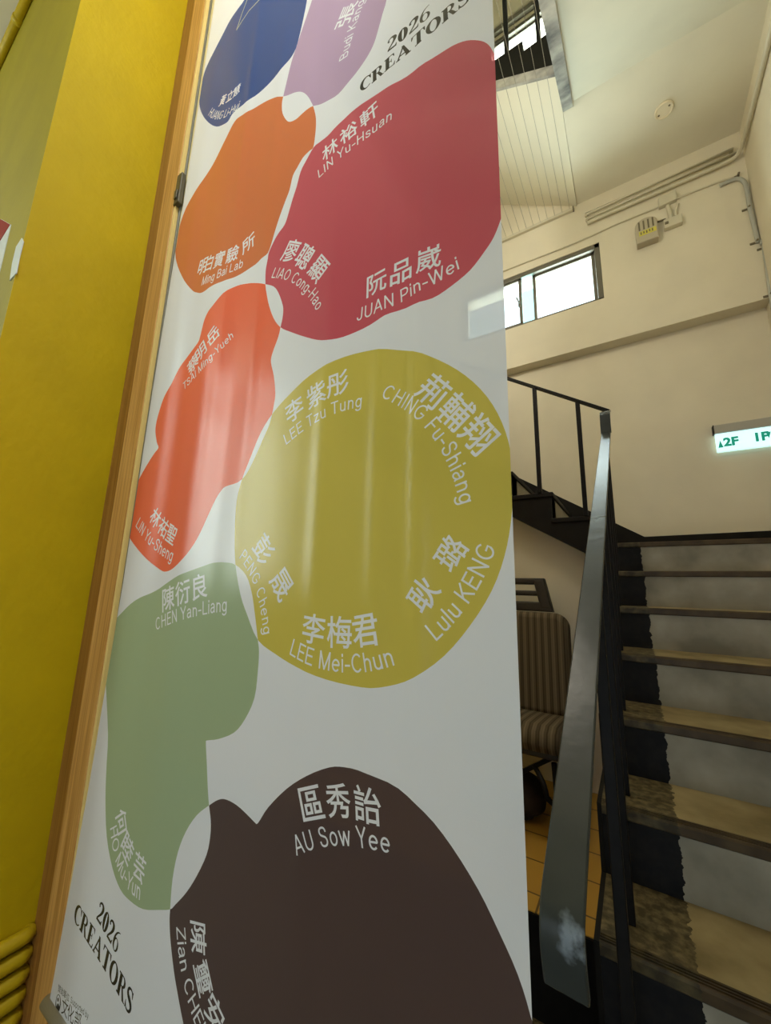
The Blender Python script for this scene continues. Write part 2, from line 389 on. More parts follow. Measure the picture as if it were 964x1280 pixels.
# front window frame and glass
b = MB()
for A, B in (((FX0, fy+.02, FZ0), (FX1, fy+.09, FZ0+.05)), ((FX0, fy+.02, FZ1-.05), (FX1, fy+.09, FZ1)), ((FX0, fy+.02, FZ0), (FX0+.05, fy+.09, FZ1)), ((FX1-.05, fy+.02, FZ0), (FX1, fy+.09, FZ1)), ((FX0, fy+.03, 2.72), (FX1, fy+.08, 2.90))):
    b.box(A, B, FRAME)
w3 = struct('window_3', b)
bg_ = MB().box((FX0+.05, fy+.05, FZ0+.05), (FX1-.05, fy+.055, FZ1-.05), GLASS); obj('pane', bg_, None, w3)

# ------------------------------------------------------------------ staircase (first flight, landing, second flight)
stair = thing('staircase', 'concrete staircase with grey risers and black painted edge band beside the railing', 'staircase', (0.43, 1.5, FL))
XS = -0.131
Yn = lambda k: 2.633-0.25*k
Zn = lambda k: 0.286-0.175*k
for k in range(0, 10):
    b = MB()
    back = Yn(k-1)+.02 if k > 0 else YL-.001
    zf = Zn(k)
    b.box((XS, Yn(k)+.034, zf-.028), (XR-.001, back, zf), TREAD)
    t = obj('tread' if k else 'landing', b, None, stair)
    b = MB()                                           # grooved nosing
    y0 = Yn(k)
    prof = [(y0+.034, zf-.028), (y0+.004, zf-.028), (y0, zf-.024), (y0, zf-.005), (y0+.003, zf)]
    for gx in (.008, .016, .024):
        prof += [(y0+gx, zf), (y0+gx+.001, zf-.004), (y0+gx+.004, zf-.004), (y0+gx+.005, zf)]
    prof += [(y0+.034, zf)]
    b.prism(prof, 'x', XS, XR-.001, NOSE)
    obj('nosing', b, None, stair)
    b = MB(); b.box((XS, Yn(k)+.006, Zn(k+1)-.01), (XR-.001, Yn(k)+.10, zf-.028), RISER)
    obj('riser', b, None, stair)
# black string along the open side of the first flight
b = MB()
poly = []
for k in range(9, -1, -1):
    poly += [(Yn(k)+.006, max(FL, Zn(k+1))), (Yn(k)+.006, Zn(k)-.004)]
poly += [(2.80, 0.282), (2.80, 0.02), (2.66, 0.02), (0.62, FL), ]
b.prism(poly, 'x', XS-.012, XS-.0005, STRINGER)
obj('side_string', b, None, stair)
# second flight going up to the left along the back wall
YF = 2.66
PRISER = M('pale_riser', (0.42, 0.38, 0.29), .7, noise=.1)
NS = 8
for j in range(NS):
    xr = -0.164-0.25*j; z0 = 0.286+.175*j
    b = MB(); b.box((xr-.02, YF+.01, z0), (xr, YL-.02, z0+.172), PRISER)
    obj('riser', b, None, stair)
    b = MB(); b.box((xr-.26, YF-.012, z0+.145), (xr+.012, YL-.02, z0+.175), STRINGER, .004)
    obj('tread', b, None, stair)
poly = [(XS-.031, 0.282), (-0.164, 0.286)]
poly = [(-0.10, 0.05), (-0.10, 0.280)]
for j in range(NS):
    xr = -0.164-0.25*j; z0 = 0.286+.175*j
    poly += [(xr, z0), (xr, z0+.146)]
xe = -0.164-0.25*NS
poly += [(xe, 0.286+.175*NS-.03), (xe, zb(xe))]
poly += [(-0.2525, zb(-0.2525)), ]
b = MB(); b.prism(poly, 'y', YF, YF+.14, STRINGER)
obj('side_string', b, None, stair)

# ------------------------------------------------------------------ railing
rail = thing('stair_railing', 'dark grey flat handrail on thin black balusters up both stair flights', 'railing', (-0.07, 1.5, Zn(9)))
sr = 0.66; rz = lambda y: 1.135-0.66*(2.66-y)
pts, hw = [], []
# curled lower end
y0 = 0.475
cx = lambda y: -0.087+(y-0.47)*0.0165
low = [(.002, -.072), (-.003, -.056), (-.007, -.040), (-.0085, -.030), (-.0085, -.021), (-.0070, -.013), (-.0035, -.0055)]
for dy, dz in low:
    pts.append((cx(y0), y0+dy, rz(y0)+dz)); hw.append(.0205)
n = 24
for i in range(n+1):
    y = y0+.006+(2.15-y0-.006)*i/n
    pts.append((cx(y), y, rz(y))); hw.append(.0208)
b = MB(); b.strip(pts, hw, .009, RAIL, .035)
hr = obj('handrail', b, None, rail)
hr.data.polygons.foreach_set('use_smooth', [True]*len(hr.data.polygons)); hr.data.set_sharp_from_angle(angle=math.radians(40))
es = hr.modifiers.new('bevel', 'BEVEL'); es.width = 0.002; es.segments = 2; es.limit_method = 'ANGLE'
# turn at the landing
b = MB(); zt = rz(2.15)
b.strip([(cx(2.15), 2.153, zt-.004), (cx(2.15), 2.158, zt+.05), (cx(2.15)+.001, 2.166, zt+.10), (cx(2.15)+.001, 2.19, zt+.125), (-.060, 2.40, zt+.215), (-.060, 2.655, 1.125)], .0235, .009, RAIL)
obj('rail_bend', b, None, rail)
# second-flight rail, a thin flat bar
b = MB()
z2 = lambda x: 1.135+(-0.082-x)*0.654
b.bar((-0.045, 2.655, z2(-.06)-.004), (-2.1, 2.655, z2(-2.1)), .040, .012, BLACK)
obj('handrail', b, None, rail)
for k in range(1, 8):
    y = Yn(k)+.10; x = -0.073
    b = MB(); b.box((x-.011, y-.011, Zn(k)), (x+.011, y+.011, rz(y)-.010), BLACK, .002)
    obj('baluster', b, None, rail)
for j in range(7):
    x = -0.22-0.262*j
    b = MB(); b.box((x-.013, 2.655-.013, 0.286+.175*(j+1)+.0), (x+.013, 2.655+.013, z2(x)-.005), BLACK, .003)
    obj('baluster', b, None, rail)
# ------------------------------------------------------------------ upper flight seen through the stairwell
up = thing('upper_stair_flight', 'black edged upper stair flight rising left above the wire net, seen through the well', 'staircase', (-0.7, 2.9, ZC))
YU = 2.42
b = MB()
sof_n = lambda x: 3.646+(-0.185-x)*0.51
sof_w = lambda x: 3.632+(-0.201-x)*0.63
xa, xb_ = -0.172, -1.61
b.hexa([(xa, YU, sof_n(xa)), (xb_, YU, sof_n(xb_)), (xb_, YW-.001, sof_w(xb_)), (xa, YW-.001, sof_w(xa)),
        (xa, YU, sof_n(xa)+.06), (xb_, YU, sof_n(xb_)+.06), (xb_, YW-.001, sof_w(xb_)+.06), (xa, YW-.001, sof_w(xa)+.06)], WHITE)
obj('soffit', b, None, up)
b = MB()
b.prism([(xa, sof_n(xa)-.004), (xa, sof_n(xa)+.082), (xb_, sof_n(xb_)+.080), (xb_, sof_n(xb_)-.004)], 'y', YU-.02, YU+.0, GREYDIRT)
obj('soffit_edge', b, None, up)
b = MB()
poly = [(xa, sof_n(xa)+.082), (xa, 4.06), (-.39, 4.045), (-.39, 4.153), (-.645, 4.153), (-.645, 4.325), (-.90, 4.325), (-.90, 4.50), (-1.15, 4.50), (-1.15, 4.675), (xb_, 4.675), (xb_, sof_n(xb_)+.080)]
b.prism(poly, 'y', YU-.02, YU+.03, STRINGER)
obj('side_string', b, None, up)
for x, zb0 in ((-.277, 4.05), (-.512, 4.153), (-.765, 4.325), (-1.02, 4.50)):
    b = MB(); b.box((x-.016, YU-.012, zb0-.002), (x+.016, YU+.018, zb0+.85), BLACK, .003); obj('baluster', b, None, up)
b = MB(); b.bar((-.172, YU, 4.85), (-1.6, YU, 4.85+1.43*.68), .04, .03, BLACK); obj('handrail', b, None, up)
for i, (xx, zz) in enumerate(((-.19, 4.0), (-.39, 4.1), (-.645, 4.27), (-.90, 4.44), (-1.15, 4.62))):
    x2 = (-.39, -.645, -.90, -1.15, -1.6)[i]
    b = MB(); b.box((x2, YU+.03, zz), (xx, YW-.002, zz+.05), STRINGER); obj('tread', b, None, up)

# ------------------------------------------------------------------ horizontal wires across the well
net = thing('wire_net', 'row of thin parallel wires stretched across the stairwell from a pale wall batten', 'wire net', (-0.85, 2.2, 3.585))
ZWI = 3.592
WIRE = M('wire', (0.30, 0.28, 0.22), .4, metal=.3)
b = MB(); b.box((-1.60, YW-.03, ZWI-.022), (-0.205, YW-.001, ZWI+.008), PIPE, .004); obj('wall_batten', b, None, net)
b = MB(); b.box((-1.60, 0.852, ZWI-.02), (-0.175, 0.88, ZWI+.02), PIPE, .004); obj('front_batten', b, None, net)
b = MB(); b.box((-0.208, YW-.034, ZWI-.026), (-0.198, YW-.001, ZWI+.012), CLAMP, .002); obj('end_cap', b, None, net)
for i in range(20):
    x = -0.232-0.0665*i
    b = MB(); b.tube([(x, 0.87, ZWI), (x, YW-.02, ZWI)], .0016, WIRE, 6); obj('wire', b, None, net)

# ------------------------------------------------------------------ conduits on the back wall
def path_tube(pts, r, mat, n=10): return MB().tube(pts, r, mat, n)
def ywp(x, y, d=.016):
    p = onY(x, y, YW-d); return Vector((p.x, YW-d, p.z))
def arc(pts, m=6):
    """rounds a polyline (Catmull-Rom)"""
    P = [Vector(p) for p in pts]; P = [P[0]*2-P[1]]+P+[P[-1]*2-P[-2]]; out = []
    for i in range(1, len(P)-2):
        for k in range(m):
            t = k/m; a, b_, c, d = P[i-1], P[i], P[i+1], P[i+2]
            out.append(0.5*((2*b_)+(c-a)*t+(2*a-5*b_+4*c-d)*t*t+(3*b_-a-3*c+d)*t**3))
    out.append(P[-2]); return out
for i, (dz, lab) in enumerate(((0.0, 'top straight pale conduit of three under the ceiling on the back wall'), (-.052, 'middle straight pale conduit of three under the ceiling on the back wall'))):
    z = 3.455+dz
    b = MB(); b.tube([(-.10+.004*i, YW-.001, z), (-.10+.004*i, YW-.030, z), (.93+.012*i, YW-.030, z+.01), (.93+.012*i, YW-.001, z+.01)], .0135, PIPE, 10)
    obj('conduit', b, None, None, label=lab, cat='conduit', group='wall conduits')
b = MB()
z = 3.355
b.tube(arc([(-.10, YW-.030, z), (.3, YW-.030, z+.003), (.6, YW-.030, z+.005), (.85, YW-.031, z+.008), (.935, YW-.036, z+.018), (.965, YW-.075, z+.03), (.975, YW-.16, z+.035), (.98, YW-.6, z+.035), (.98, 2.30, z+.035)]), .0155, PIPE, 10)
obj('conduit', b, None, None, label='pale conduit bending round the corner onto the right wall', cat='conduit', group='wall conduits')
# thin cable under them, from over the window to the corner and down
cab = [ywp(600, 351, .010), ywp(640, 334.5, .010), ywp(720, 303, .010), ywp(773, 279, .010), ywp(824, 258.5, .010), ywp(846, 248, .010), ywp(897, 228, .010), ywp(918, 222, .012)]
b = MB(); b.tube(arc(cab), .0075, PIPE, 8)
obj('cable', b, None, None, label='thin pale cable running above the window to the corner of the wall', cat='cable')
vp = [ywp(900, 232, .016), ywp(919, 224, .016), ywp(929, 226, .016), ywp(933.5, 236, .016), ywp(938, 262, .016), ywp(948, 303, .016)]
b = MB(); b.tube(arc(vp), .014, PIPEGREY, 10)
obj('conduit', b, None, None, label='grey conduit bending down the back wall beside the right corner', cat='conduit', group='wall conduits')
p1 = ywp(954, 301, .016); p2 = ywp(966, 385, .016)
b = MB(); b.tube([p1, p2, Vector((p2.x+.004, p2.y, 1.85))], .012, PIPEGREY, 10); b.tube([p1+Vector((0, 0, .012)), p1-Vector((0, 0, .03))], .019, PIPEGREY, 12)
obj('conduit', b, None, None, label='lower grey conduit with a socket collar at the right corner', cat='conduit', group='wall conduits')
for (x, y, lab) in ((921, 221, 'small metal clamp at the bend of the corner conduit'), (934, 262, 'metal clamp halfway down the bent corner conduit'), (944, 304, 'metal clamp at the lower end of the bent conduit'), (953, 311, 'metal clamp below the collar of the lower conduit'), (961, 370, 'lowest metal clamp beside the beam at the right corner')):
    p = ywp(x, y, .0); b = MB()
    b.box((p.x-.03, YW-.006, p.z-.009), (p.x+.016, YW-.001, p.z+.009), CLAMP, .002); b.tube([(p.x+.008, YW-.032, p.z), (p.x+.008, YW-.001, p.z)], .008, CLAMP, 8)
    obj('pipe_clamp', b, None, None, label=lab, cat='clamp', group='pipe clamps')
# junction cover, stub pipe, small box
q = [ywp(*t_, .0) for t_ in ((823, 256), (845, 246))]
b = MB(); b.hexa([(q[0].x, YW-.04, q[0].z-.06), (q[1].x, YW-.04, q[1].z-.055), (q[1].x, YW-.001, q[1].z-.055), (q[0].x, YW-.001, q[0].z-.06), (q[0].x, YW-.04, q[0].z+.03), (q[1].x, YW-.04, q[1].z+.035), (q[1].x, YW-.001, q[1].z+.035), (q[0].x, YW-.001, q[0].z+.03)], PIPE, .005)
jt = obj('junction_box', b, None, None, label='pale cover box over the conduits above the emergency lamp', cat='junction box')
sb = thing('socket_box', 'small beige wall socket box fed by two short pipes below the conduits', 'socket', onY(840, 290, YW))
c = onY(841, 281, YW)
b = MB(); b.box((c.x-.062, YW-.045, c.z-.042), (c.x+.062, YW-.001, c.z+.042), PIPE, .006); obj('box', b, None, sb)
b = MB(); b.tube(arc([(c.x-.01, YW-.02, c.z+.04), (c.x-.012, YW-.025, c.z+.10), (c.x-.02, YW-.03, c.z+.175)]), .015, PIPE, 10); obj('pipe', b, None, sb)
b = MB(); b.tube(arc([(c.x+.03, YW-.015, c.z+.04), (c.x+.03, YW-.015, c.z+.10), (c.x+.05, YW-.02, c.z+.16)]), .010, PIPE, 10); obj('pipe', b, None, sb)
b = MB(); b.box((c.x-.055, YW-.050, c.z-.012), (c.x-.030, YW-.044, c.z+.012), CLAMP, .002); obj('plug', b, None, sb)
# emergency lamp
e = onY(808, 294, YW)
em = thing('emergency_lamp', 'beige emergency lamp with slotted top and yellow sticker on the back wall', 'emergency lamp', (e.x, YW, e.z-.11))
EML = M('lamp_housing', (0.46, 0.40, 0.28), .5)
b = MB(); prof = [(-.075, -.115), (.075, -.115), (.078, .05)]+[(.078*math.cos(a), .05+.062*math.sin(a)) for a in [PI*i/10 for i in range(1, 10)]]+[(-.078, .05)]
b.prism([(e.x+u, e.z+v) for u, v in prof], 'y', YW-.075, YW-.001, EML, .008); obj('housing', b, None, em)
for i in range(4):
    b = MB(); x = e.x-.048+.032*i; b.box((x-.006, YW-.0775, e.z+.0), (x+.006, YW-.0745, e.z+.085), CLAMP, .001); obj('slot', b, None, em)
b = MB(); b.box((e.x-.055, YW-.0772, e.z-.055), (e.x+.066, YW-.0748, e.z-.012), M('yellow_sticker', (0.62, 0.55, 0.08), .5)); st = obj('sticker', b, None, em)
for i in range(5):
    b = MB(); b.box((e.x-.045+.02*i, YW-.0785, e.z-.045+.004*(i % 2)), (e.x-.036+.02*i, YW-.077, e.z-.020), CLAMP)
    obj('printed_mark', b, None, st)
b = MB(); b.tube([(e.x+.078, YW-.03, e.z+.06), (e.x+.14, YW-.03, e.z+.055)], .008, CLAMP, 8); obj('cable', b, None, em)
# ceiling mounting plate and patch
p = onZ(830, 137, ZC)
cp_ = thing('ceiling_plate', 'round pale mounting plate with two screw holes on the landing ceiling', 'ceiling plate', (p.x, p.y, ZC-.012))
PLATE = M('plate_paint', (0.80, 0.72, 0.52), .6)
b = MB(); b.cyl((p.x, p.y, ZC-.010), .062, .0095, 'z', 32, PLATE); obj('plate', b, None, cp_)
b = MB(); b.tube([(p.x+.055*math.cos(a), p.y+.055*math.sin(a), ZC-.011) for a in [PI*2*i/32 for i in range(33)]], .006, PLATE, 6); obj('rim', b, None, cp_)
for s_ in (-1, 1):
    b = MB(); b.cyl((p.x+s_*.032, p.y-s_*.02, ZC-.012), .007, .003, 'z', 10, CLAMP); obj('screw', b, None, cp_)

# ------------------------------------------------------------------ glyph tools
def text_polys(ch, offset=0.0):
    """outline of one character as directed edges (units: font size 1), optionally thickened"""
    cu = bpy.data.curves.new('tmp', 'FONT'); cu.body = ch; cu.size = 1.0
    o = bpy.data.objects.new('tmp', cu); C.objects.link(o)
    dg = bpy.context.evaluated_depsgraph_get(); ev = o.evaluated_get(dg); c2 = ev.to_curve(dg)
    edges = []
    for sp in c2.splines:
        bp_ = sp.bezier_points; n = len(bp_); pts = []
        for i in range(n):
            a, b_ = bp_[i], bp_[(i+1) % n]
            h1, h2 = a.handle_right, b_.handle_left
            chord = (b_.co-a.co)
            dev = max((h1-a.co).cross(chord).length, (h2-a.co).cross(chord).length)/max(chord.length, 1e-6)
            m_ = 1 if dev < .004 else 2 if dev < .02 else 4
            for k in range(m_):
                t = k/m_; u = 1-t
                q = a.co*u**3+h1*(3*u*u*t)+h2*(3*u*t*t)+b_.co*t**3
                if not pts or (Vector((q.x, q.y))-pts[-1]).length > 1e-4: pts.append(Vector((q.x, q.y)))
        if len(pts) < 3: continue
        if offset:
            n = len(pts); out = []
            for i in range(n):
                d0 = (pts[i]-pts[i-1]).normalized(); d1 = (pts[(i+1) % n]-pts[i]).normalized()
                n0 = Vector((-d0.y, d0.x)); n1 = Vector((-d1.y, d1.x)); mm = n0+n1
                if mm.length < .3: mm = n0
                mm.normalize(); k = 1/max(.5, mm.dot(n0))
                out.append(pts[i]-mm*(offset*k))
            pts = out
        edges += [((pts[i].x, pts[i].y), (pts[(i+1) % len(pts)].x, pts[(i+1) % len(pts)].y)) for i in range(len(pts))]
    ev.to_curve_clear(); bpy.data.objects.remove(o); bpy.data.curves.remove(cu)
    return edges
def adv_width(s):
    cu = bpy.data.curves.new('tmp', 'FONT'); cu.body = s; cu.size = 1.0
    o = bpy.data.objects.new('tmp', cu); C.objects.link(o)
    dg = bpy.context.evaluated_depsgraph_get(); ev = o.evaluated_get(dg); me = ev.to_mesh()
    x = max([v.co.x for v in me.vertices] or [0.3]); ev.to_mesh_clear()
    bpy.data.objects.remove(o); bpy.data.curves.remove(cu)
    return x
_gc = {}
def glyph(ch, off=0.0):
    if (ch, off) not in _gc: _gc[(ch, off)] = text_polys(ch, off)
    return _gc[(ch, off)]
_aw = {}
def xpos(ch):
    """advance of a character"""
    if ch not in _aw: _aw[ch] = adv_width(ch+'|')-adv_width('|')
    return _aw[ch]
def loop_edges(pts): return [(pts[i], pts[(i+1) % len(pts)]) for i in range(len(pts))]
def smooth_loop(pts, m=5):
    P = [Vector(p).to_2d() for p in pts]; n = len(P); out = []
    for i in range(n):
        a, b_, c, d = P[i-1], P[i], P[(i+1) % n], P[(i+2) % n]
        for k in range(m):
            t = k/m; q = 0.5*((2*b_)+(c-a)*t+(2*a-5*b_+4*c-d)*t*t+(3*b_-a-3*c+d)*t**3); out.append((q.x, q.y))
    return out
def stroke(pts, ws):
    """closed outline of a variable-width stroke"""
    L, R_ = [], []
    P = [Vector(p).to_2d() for p in pts]
    for i, p in enumerate(P):
        t = (P[min(i+1, len(P)-1)]-P[max(i-1, 0)]).normalized(); nrm = Vector((-t.y, t.x)); w_ = ws[i] if isinstance(ws, (list, tuple)) else ws
        L.append(tuple(p+nrm*w_/2)); R_.append(tuple(p-nrm*w_/2))
    return L+R_[::-1]
def ell(cx_, cy_, rx, ry, a0=0, a1=360, n=28):
    return [(cx_+rx*math.cos(math.radians(a0+(a1-a0)*i/n)), cy_+ry*math.sin(math.radians(a0+(a1-a0)*i/n))) for i in range(n+(0 if abs(a1-a0) == 360 else 1))]
def R4(x0, y0, x1, y1): return [(x0, y0), (x1, y0), (x1, y1), (x0, y1)]
def serif_glyph(ch):
    """hand-drawn bracketed serif capitals; pieces are even-odd edge sets that are united; returns (pieces, width)"""
    T, t, S = .245, .09, .09
    one = lambda p: loop_edges(p)
    if ch == 'O' or ch == '0':
        w_ = .86 if ch == 'O' else .58
        return [one(ell(w_/2, .5, w_/2, .52))+one(ell(w_/2, .5, w_/2-T*.95, .435)[::-1])], w_
    if ch == 'C':
        a = ell(.42, .5, .42, .52, 42, 318)+ell(.475, .5, .255, .435, 312, 48)
        return [one(a), one([(.70, .99), (.75, .99), (.75, .64), (.71, .64), (.62, .85)])], .76
    if ch == 'E':
        return [one(R4(.08, 0, .08+T, 1)), one(R4(0, 0, .3, S)), one(R4(0, 1-S, .3, 1)), one([(.2, 0), (.66, 0), (.70, .28), (.66, .28), (.58, .075), (.2, .07)]),
                one([(.2, 1), (.63, 1), (.65, .75), (.61, .75), (.54, .93), (.2, .93)]), one(R4(.2, .475, .45, .54)), one([(.43, .36), (.475, .36), (.475, .66), (.43, .66)])], .70
    if ch == 'R':
        bowl = [(.2, 1), (.42, 1)]+ell(.42, .745, .27, .255, 90, -90)+[(.2, .49)]
        hole = [(.25, .93), (.40, .93)]+ell(.40, .745, .12, .185, 90, -90)+[(.25, .56)]
        return [one(R4(.08, 0, .08+T, 1)), one(R4(0, 0, .34, S)), one(R4(0, 1-S, .3, 1)), one(bowl)+one(hole[::-1]), one([(.36, .52), (.52, .52), (.76, .07), (.84, .06), (.84, 0), (.60, 0)])], .82
    if ch == 'A':
        return [one([(.04, 0), (.14, 0), (.46, .84), (.41, 1)]), one([(.34, 1), (.49, 1), (.88, 0), (.64, 0)]), one(R4(.2, .27, .66, .36)), one(R4(0, 0, .25, S)), one(R4(.57, 0, .92, S))], .90
    if ch == 'T':
        return [one(R4(.33, 0, .33+T, 1)), one(R4(.22, 0, .61, S)), one([(0, 1), (.83, 1), (.84, .70), (.79, .70), (.71, .93), (.12, .93), (.04, .70), (-.01, .70)])], .82
    if ch == 'S':
        path = [(.53, .80), (.46, .93), (.32, .985), (.16, .93), (.10, .78), (.16, .64), (.32, .53), (.47, .42), (.54, .25), (.46, .08), (.29, .02), (.13, .07), (.05, .22)]
        path = [tuple(q) for q in [v.to_2d() for v in arc([(*q, 0) for q in path], 3)]]
        n_ = len(path); ws = [.09+.13*math.exp(-((i/(n_-1)-.5)/.22)**2) for i in range(n_)]
        return [one(stroke(path, ws)), one([(.52, .99), (.56, .99), (.56, .68), (.52, .68), (.46, .86)]), one([(.02, 0), (.06, 0), (.12, .12), (.07, .34), (.03, .34)])], .62
    if ch == '2':
        path = [(.05, .76), (.10, .92), (.27, .99), (.43, .90), (.45, .72), (.36, .50), (.20, .28), (.06, .08)]
        path = [tuple(q) for q in [v.to_2d() for v in arc([(*q, 0) for q in path], 3)]]
        n_ = len(path); ws = [.10+.12*math.exp(-((i/(n_-1)-.5)/.2)**2) for i in range(n_)]
        return [one(stroke(path, ws)), one([(.02, 0), (.55, 0), (.58, .26), (.54, .26), (.47, .13), (.05, .13)]), one(ell(.09, .76, .06, .07))], .58
    if ch == '6':
        path = [(.52, 1.04), (.36, .98), (.20, .82), (.10, .58), (.08, .36)]
        path = [tuple(q) for q in [v.to_2d() for v in arc([(*q, 0) for q in path], 3)]]
        n_ = len(path); ws = [.04+.12*(i/(n_-1)) for i in range(n_)]
        return [one(stroke(path, ws)), one(ell(.29, .31, .28, .33))+one(ell(.30, .31, .135, .27)[::-1])], .58
    return [], .4

# ------------------------------------------------------------------ banner
YB = 0.57
def bp(x, y):
    p = onY(x, y, YB); return (p.x, p.z)
BW = []     # shapes: (layer name, list of edge-sets)
def px_loop(pts, m=4): return smooth_loop([bp(*p) for p in pts], m)
sh = {}
sh['blue'] = [(306,0),(298,11),(288,25),(279,42),(269.6,60),(261.6,75),(256,88),(252,103),(249.5,119),(249,130),(251,139),(256,148),(263,155),(271,158),(279,156),(285.5,152),(291,143),(300,135),(314,124),(328,112),(341.5,98),(355,82),(364,71),(370,60),(373.5,48),(379,25),(384,0),(386,-20),(372,-40),(340,-42),(320,-25)]
sh['purple'] = [(390.5,0),(382.6,23),(374.6,46),(370,60),(364,78),(357.5,105),(354,120),(352.4,130),(353,141),(357.5,149.5),(362.5,152),(370,149),(377,143),(384,137),(391,132.5),(401,130.5),(410,126.5),(424,118),(437,102),(449,86),(460.5,68),(468,52),(473.6,33),(478,17),(483,0),(486,-25),(470,-50),(420,-50),(398,-25)]
sh['orange'] = [(353,120.5),(344,121.5),(335.4,124.5),(326.6,129.4),(316.7,136),(308,142),(298,148),(293,154),(289,161),(284,171),(278,182.6),(271,196),(263.5,209),(256.6,220),(245.6,237),(232,260),(223,287.5),(219,315),(222,333),(231,351.5),(240,362.7),(245,365),(250.6,366),(256,364),(262.4,359.6),(270,356),(280,352),(290,348),(300,342.5),(309.7,336),(319.7,329.5),(327,323),(334.6,316),(339.6,302),(343,290),(349.5,270),(357,250),(362,237),(366,220),(372,209),(379,197),(386.7,188.5),(391.6,184),(394,169),(395,157),(394.6,145),(391.6,133),(389,127.4),(385.7,121.5),(380.8,116.6),(375,114.6),(368,115.6),(360,118.6)]
sh['crimson'] = [(392,184),(400,178),(409.7,170.7),(419,161),(430,150.5),(439,141),(450,131.6),(461,124),(471.7,117),(485,109),(508.5,95),(531.7,79),(555,64),(569.5,56),(584,51.4),(598.5,51.4),(608.7,55),(616,64),(624,84),(634,140),(638,200),(634,250),(626.7,274),(617.6,297),(606,315),(588,338),(565,357),(540.7,373),(517.5,381.7),(488.5,391.8),(471,402),(445,415),(421.7,423.8),(402.8,426),(384,422),(363.6,415),(350.5,409),(341.8,397.6),(336,381.7),(333,367),(331.6,355.5),(332,338),(334.5,323.6),(336,315),(341.8,301.8),(347.6,291.6),(356,280),(361,265),(366,248),(371,233),(376,214.5),(382.6,201)]
sh['vermilion'] = [(331.6,355),(318,353.5),(308,354),(296,357),(280,367),(266.8,383),(261,390),(256,400),(253,411),(250.4,421),(248,427.5),(242,435),(233.6,445),(225,457),(218.7,469.7),(213.7,481),(206,494.6),(201,507),(195.5,526),(194,539.6),(196,553),(198,560),(191,569),(178,591),(167,615),(160.5,642),(159.4,663.6),(167,680),(183,698.7),(199,712),(207.4,714.4),(218,709.5),(234.4,693),(248,671.7),(258.7,647.5),(268,626),(275,614),(281,608),(296.4,603),(307,593.5),(318,572),(328.8,547.7),(337,529),(342,507),(344,491),(342,469.5),(338.5,453),(340,442),(347.7,421),(350.5,409),(353,398),(354,388),(353,380),(348,366),(342,358)]
sh['olive'] = [(485,437),(517.6,440),(550,450.6),(582,469.5),(609,496),(628,528.8),(639,566.5),(641.6,609.7),(639,653),(630.8,696),(614.7,739),(587.7,782),(555,820),(517.6,847),(485,857.8),(453,859),(409.7,849.7),(372,834),(345,818),(322,800),(309,770),(300,743),(294,706),(293,674),(294,642),(297,618),(303,597),(312.6,572),(326,539.6),(342,515),(364,491),(388,469.5),(420.5,450.6),(453,440)]
sh['green'] = [(294,706),(281,703),(266,703.5),(253,708),(236,714.6),(223,720),(209.8,728),(198,736),(186.5,742),(175,747),(163,755),(150,768.5),(141,779),(136,790),(131.5,820),(133,860),(135,919),(133,959),(131.6,999),(133,1045.5),(139.6,1085),(149.6,1112),(163,1126.5),(179.5,1136),(199,1137),(213,1136.5),(219,1131),(232.6,1116),(245.8,1095),(257.8,1068.8),(262.4,1045.5),(263,1025.6),(261,1007),(259.5,985),(258.5,960),(257.6,940),(257.2,928),(259,925.6),(272.4,924),(292,916),(305.6,899.4),(317.6,873),(322,839.7),(323.5,815),(322,800),(318,766),(314,740),(307,719)]
sh['brown'] = [(261,1007),(272.4,1000),(282,999.7),(295.6,1007),(309,1019),(318,1028),(321,1030),(325,1025),(335.5,1009),(358.7,985.8),(385,969),(412,959),(431.8,959),(458,965.8),(498,985.8),(531,1015.6),(564.6,1058.8),(597.8,1112),(624,1165),(647.6,1218),(664,1271),(676,1330),(640,1420),(520,1480),(360,1450),(270,1380),(240,1325),(229,1279),(222,1241),(217.6,1214),(213.5,1177),(212.3,1153),(213,1136.5),(216,1098.6),(222.6,1065),(232.6,1039),(246,1019)]
PIECES = []    # (layer, edges)
for k, v in sh.items(): PIECES.append((k, loop_edges(px_loop(v, 3))))
def circ3(a, b_, c):
    """sampler of a smooth curve through three plane points, by arc length"""
    a, b_, c = Vector(a), Vector(b_), Vector(c)
    l1, l2 = (b_-a).length, (c-b_).length; tm = l1/(l1+l2)
    ctrl = (b_-a*(1-tm)**2-c*tm**2)/(2*tm*(1-tm))
    f = lambda t: a*(1-t)**2+ctrl*(2*t*(1-t))+c*t*t
    N = 60; P = [f(i/N) for i in range(N+1)]; S = [0]
    for i in range(N): S.append(S[-1]+(P[i+1]-P[i]).length)
    def at(s):
        s = max(-.2*S[-1], min(1.2*S[-1], s))
        if s <= 0: d = (P[1]-P[0]).normalized(); return P[0]+d*s, d
        if s >= S[-1]: d = (P[-1]-P[-2]).normalized(); return P[-1]+d*(s-S[-1]), d
        for i in range(N):
            if S[i+1] >= s:
                t = (s-S[i])/(S[i+1]-S[i]); j0, j1 = max(i-2, 0), min(i+3, N)
                return P[i].lerp(P[i+1], t), (P[j1]-P[j0]).normalized()
    return at, S[-1]
def place(edges, pos, d, sx, sy=None, slant=0):
    sy = sy or sx; nrm = Vector((-d.y, d.x))
    f = lambda q: tuple(pos+d*(q[0]*sx)+nrm*(q[1]*sy))
    return [(f(a), f(b_)) for a, b_ in edges]
LO, HI, XH = .05, .95, .69
def _arc(cx_, cy_, rx, ry, a0, a1, n=12): return [(cx_+rx*math.cos(math.radians(a0+(a1-a0)*i/n)), cy_+ry*math.sin(math.radians(a0+(a1-a0)*i/n))) for i in range(n+1)]
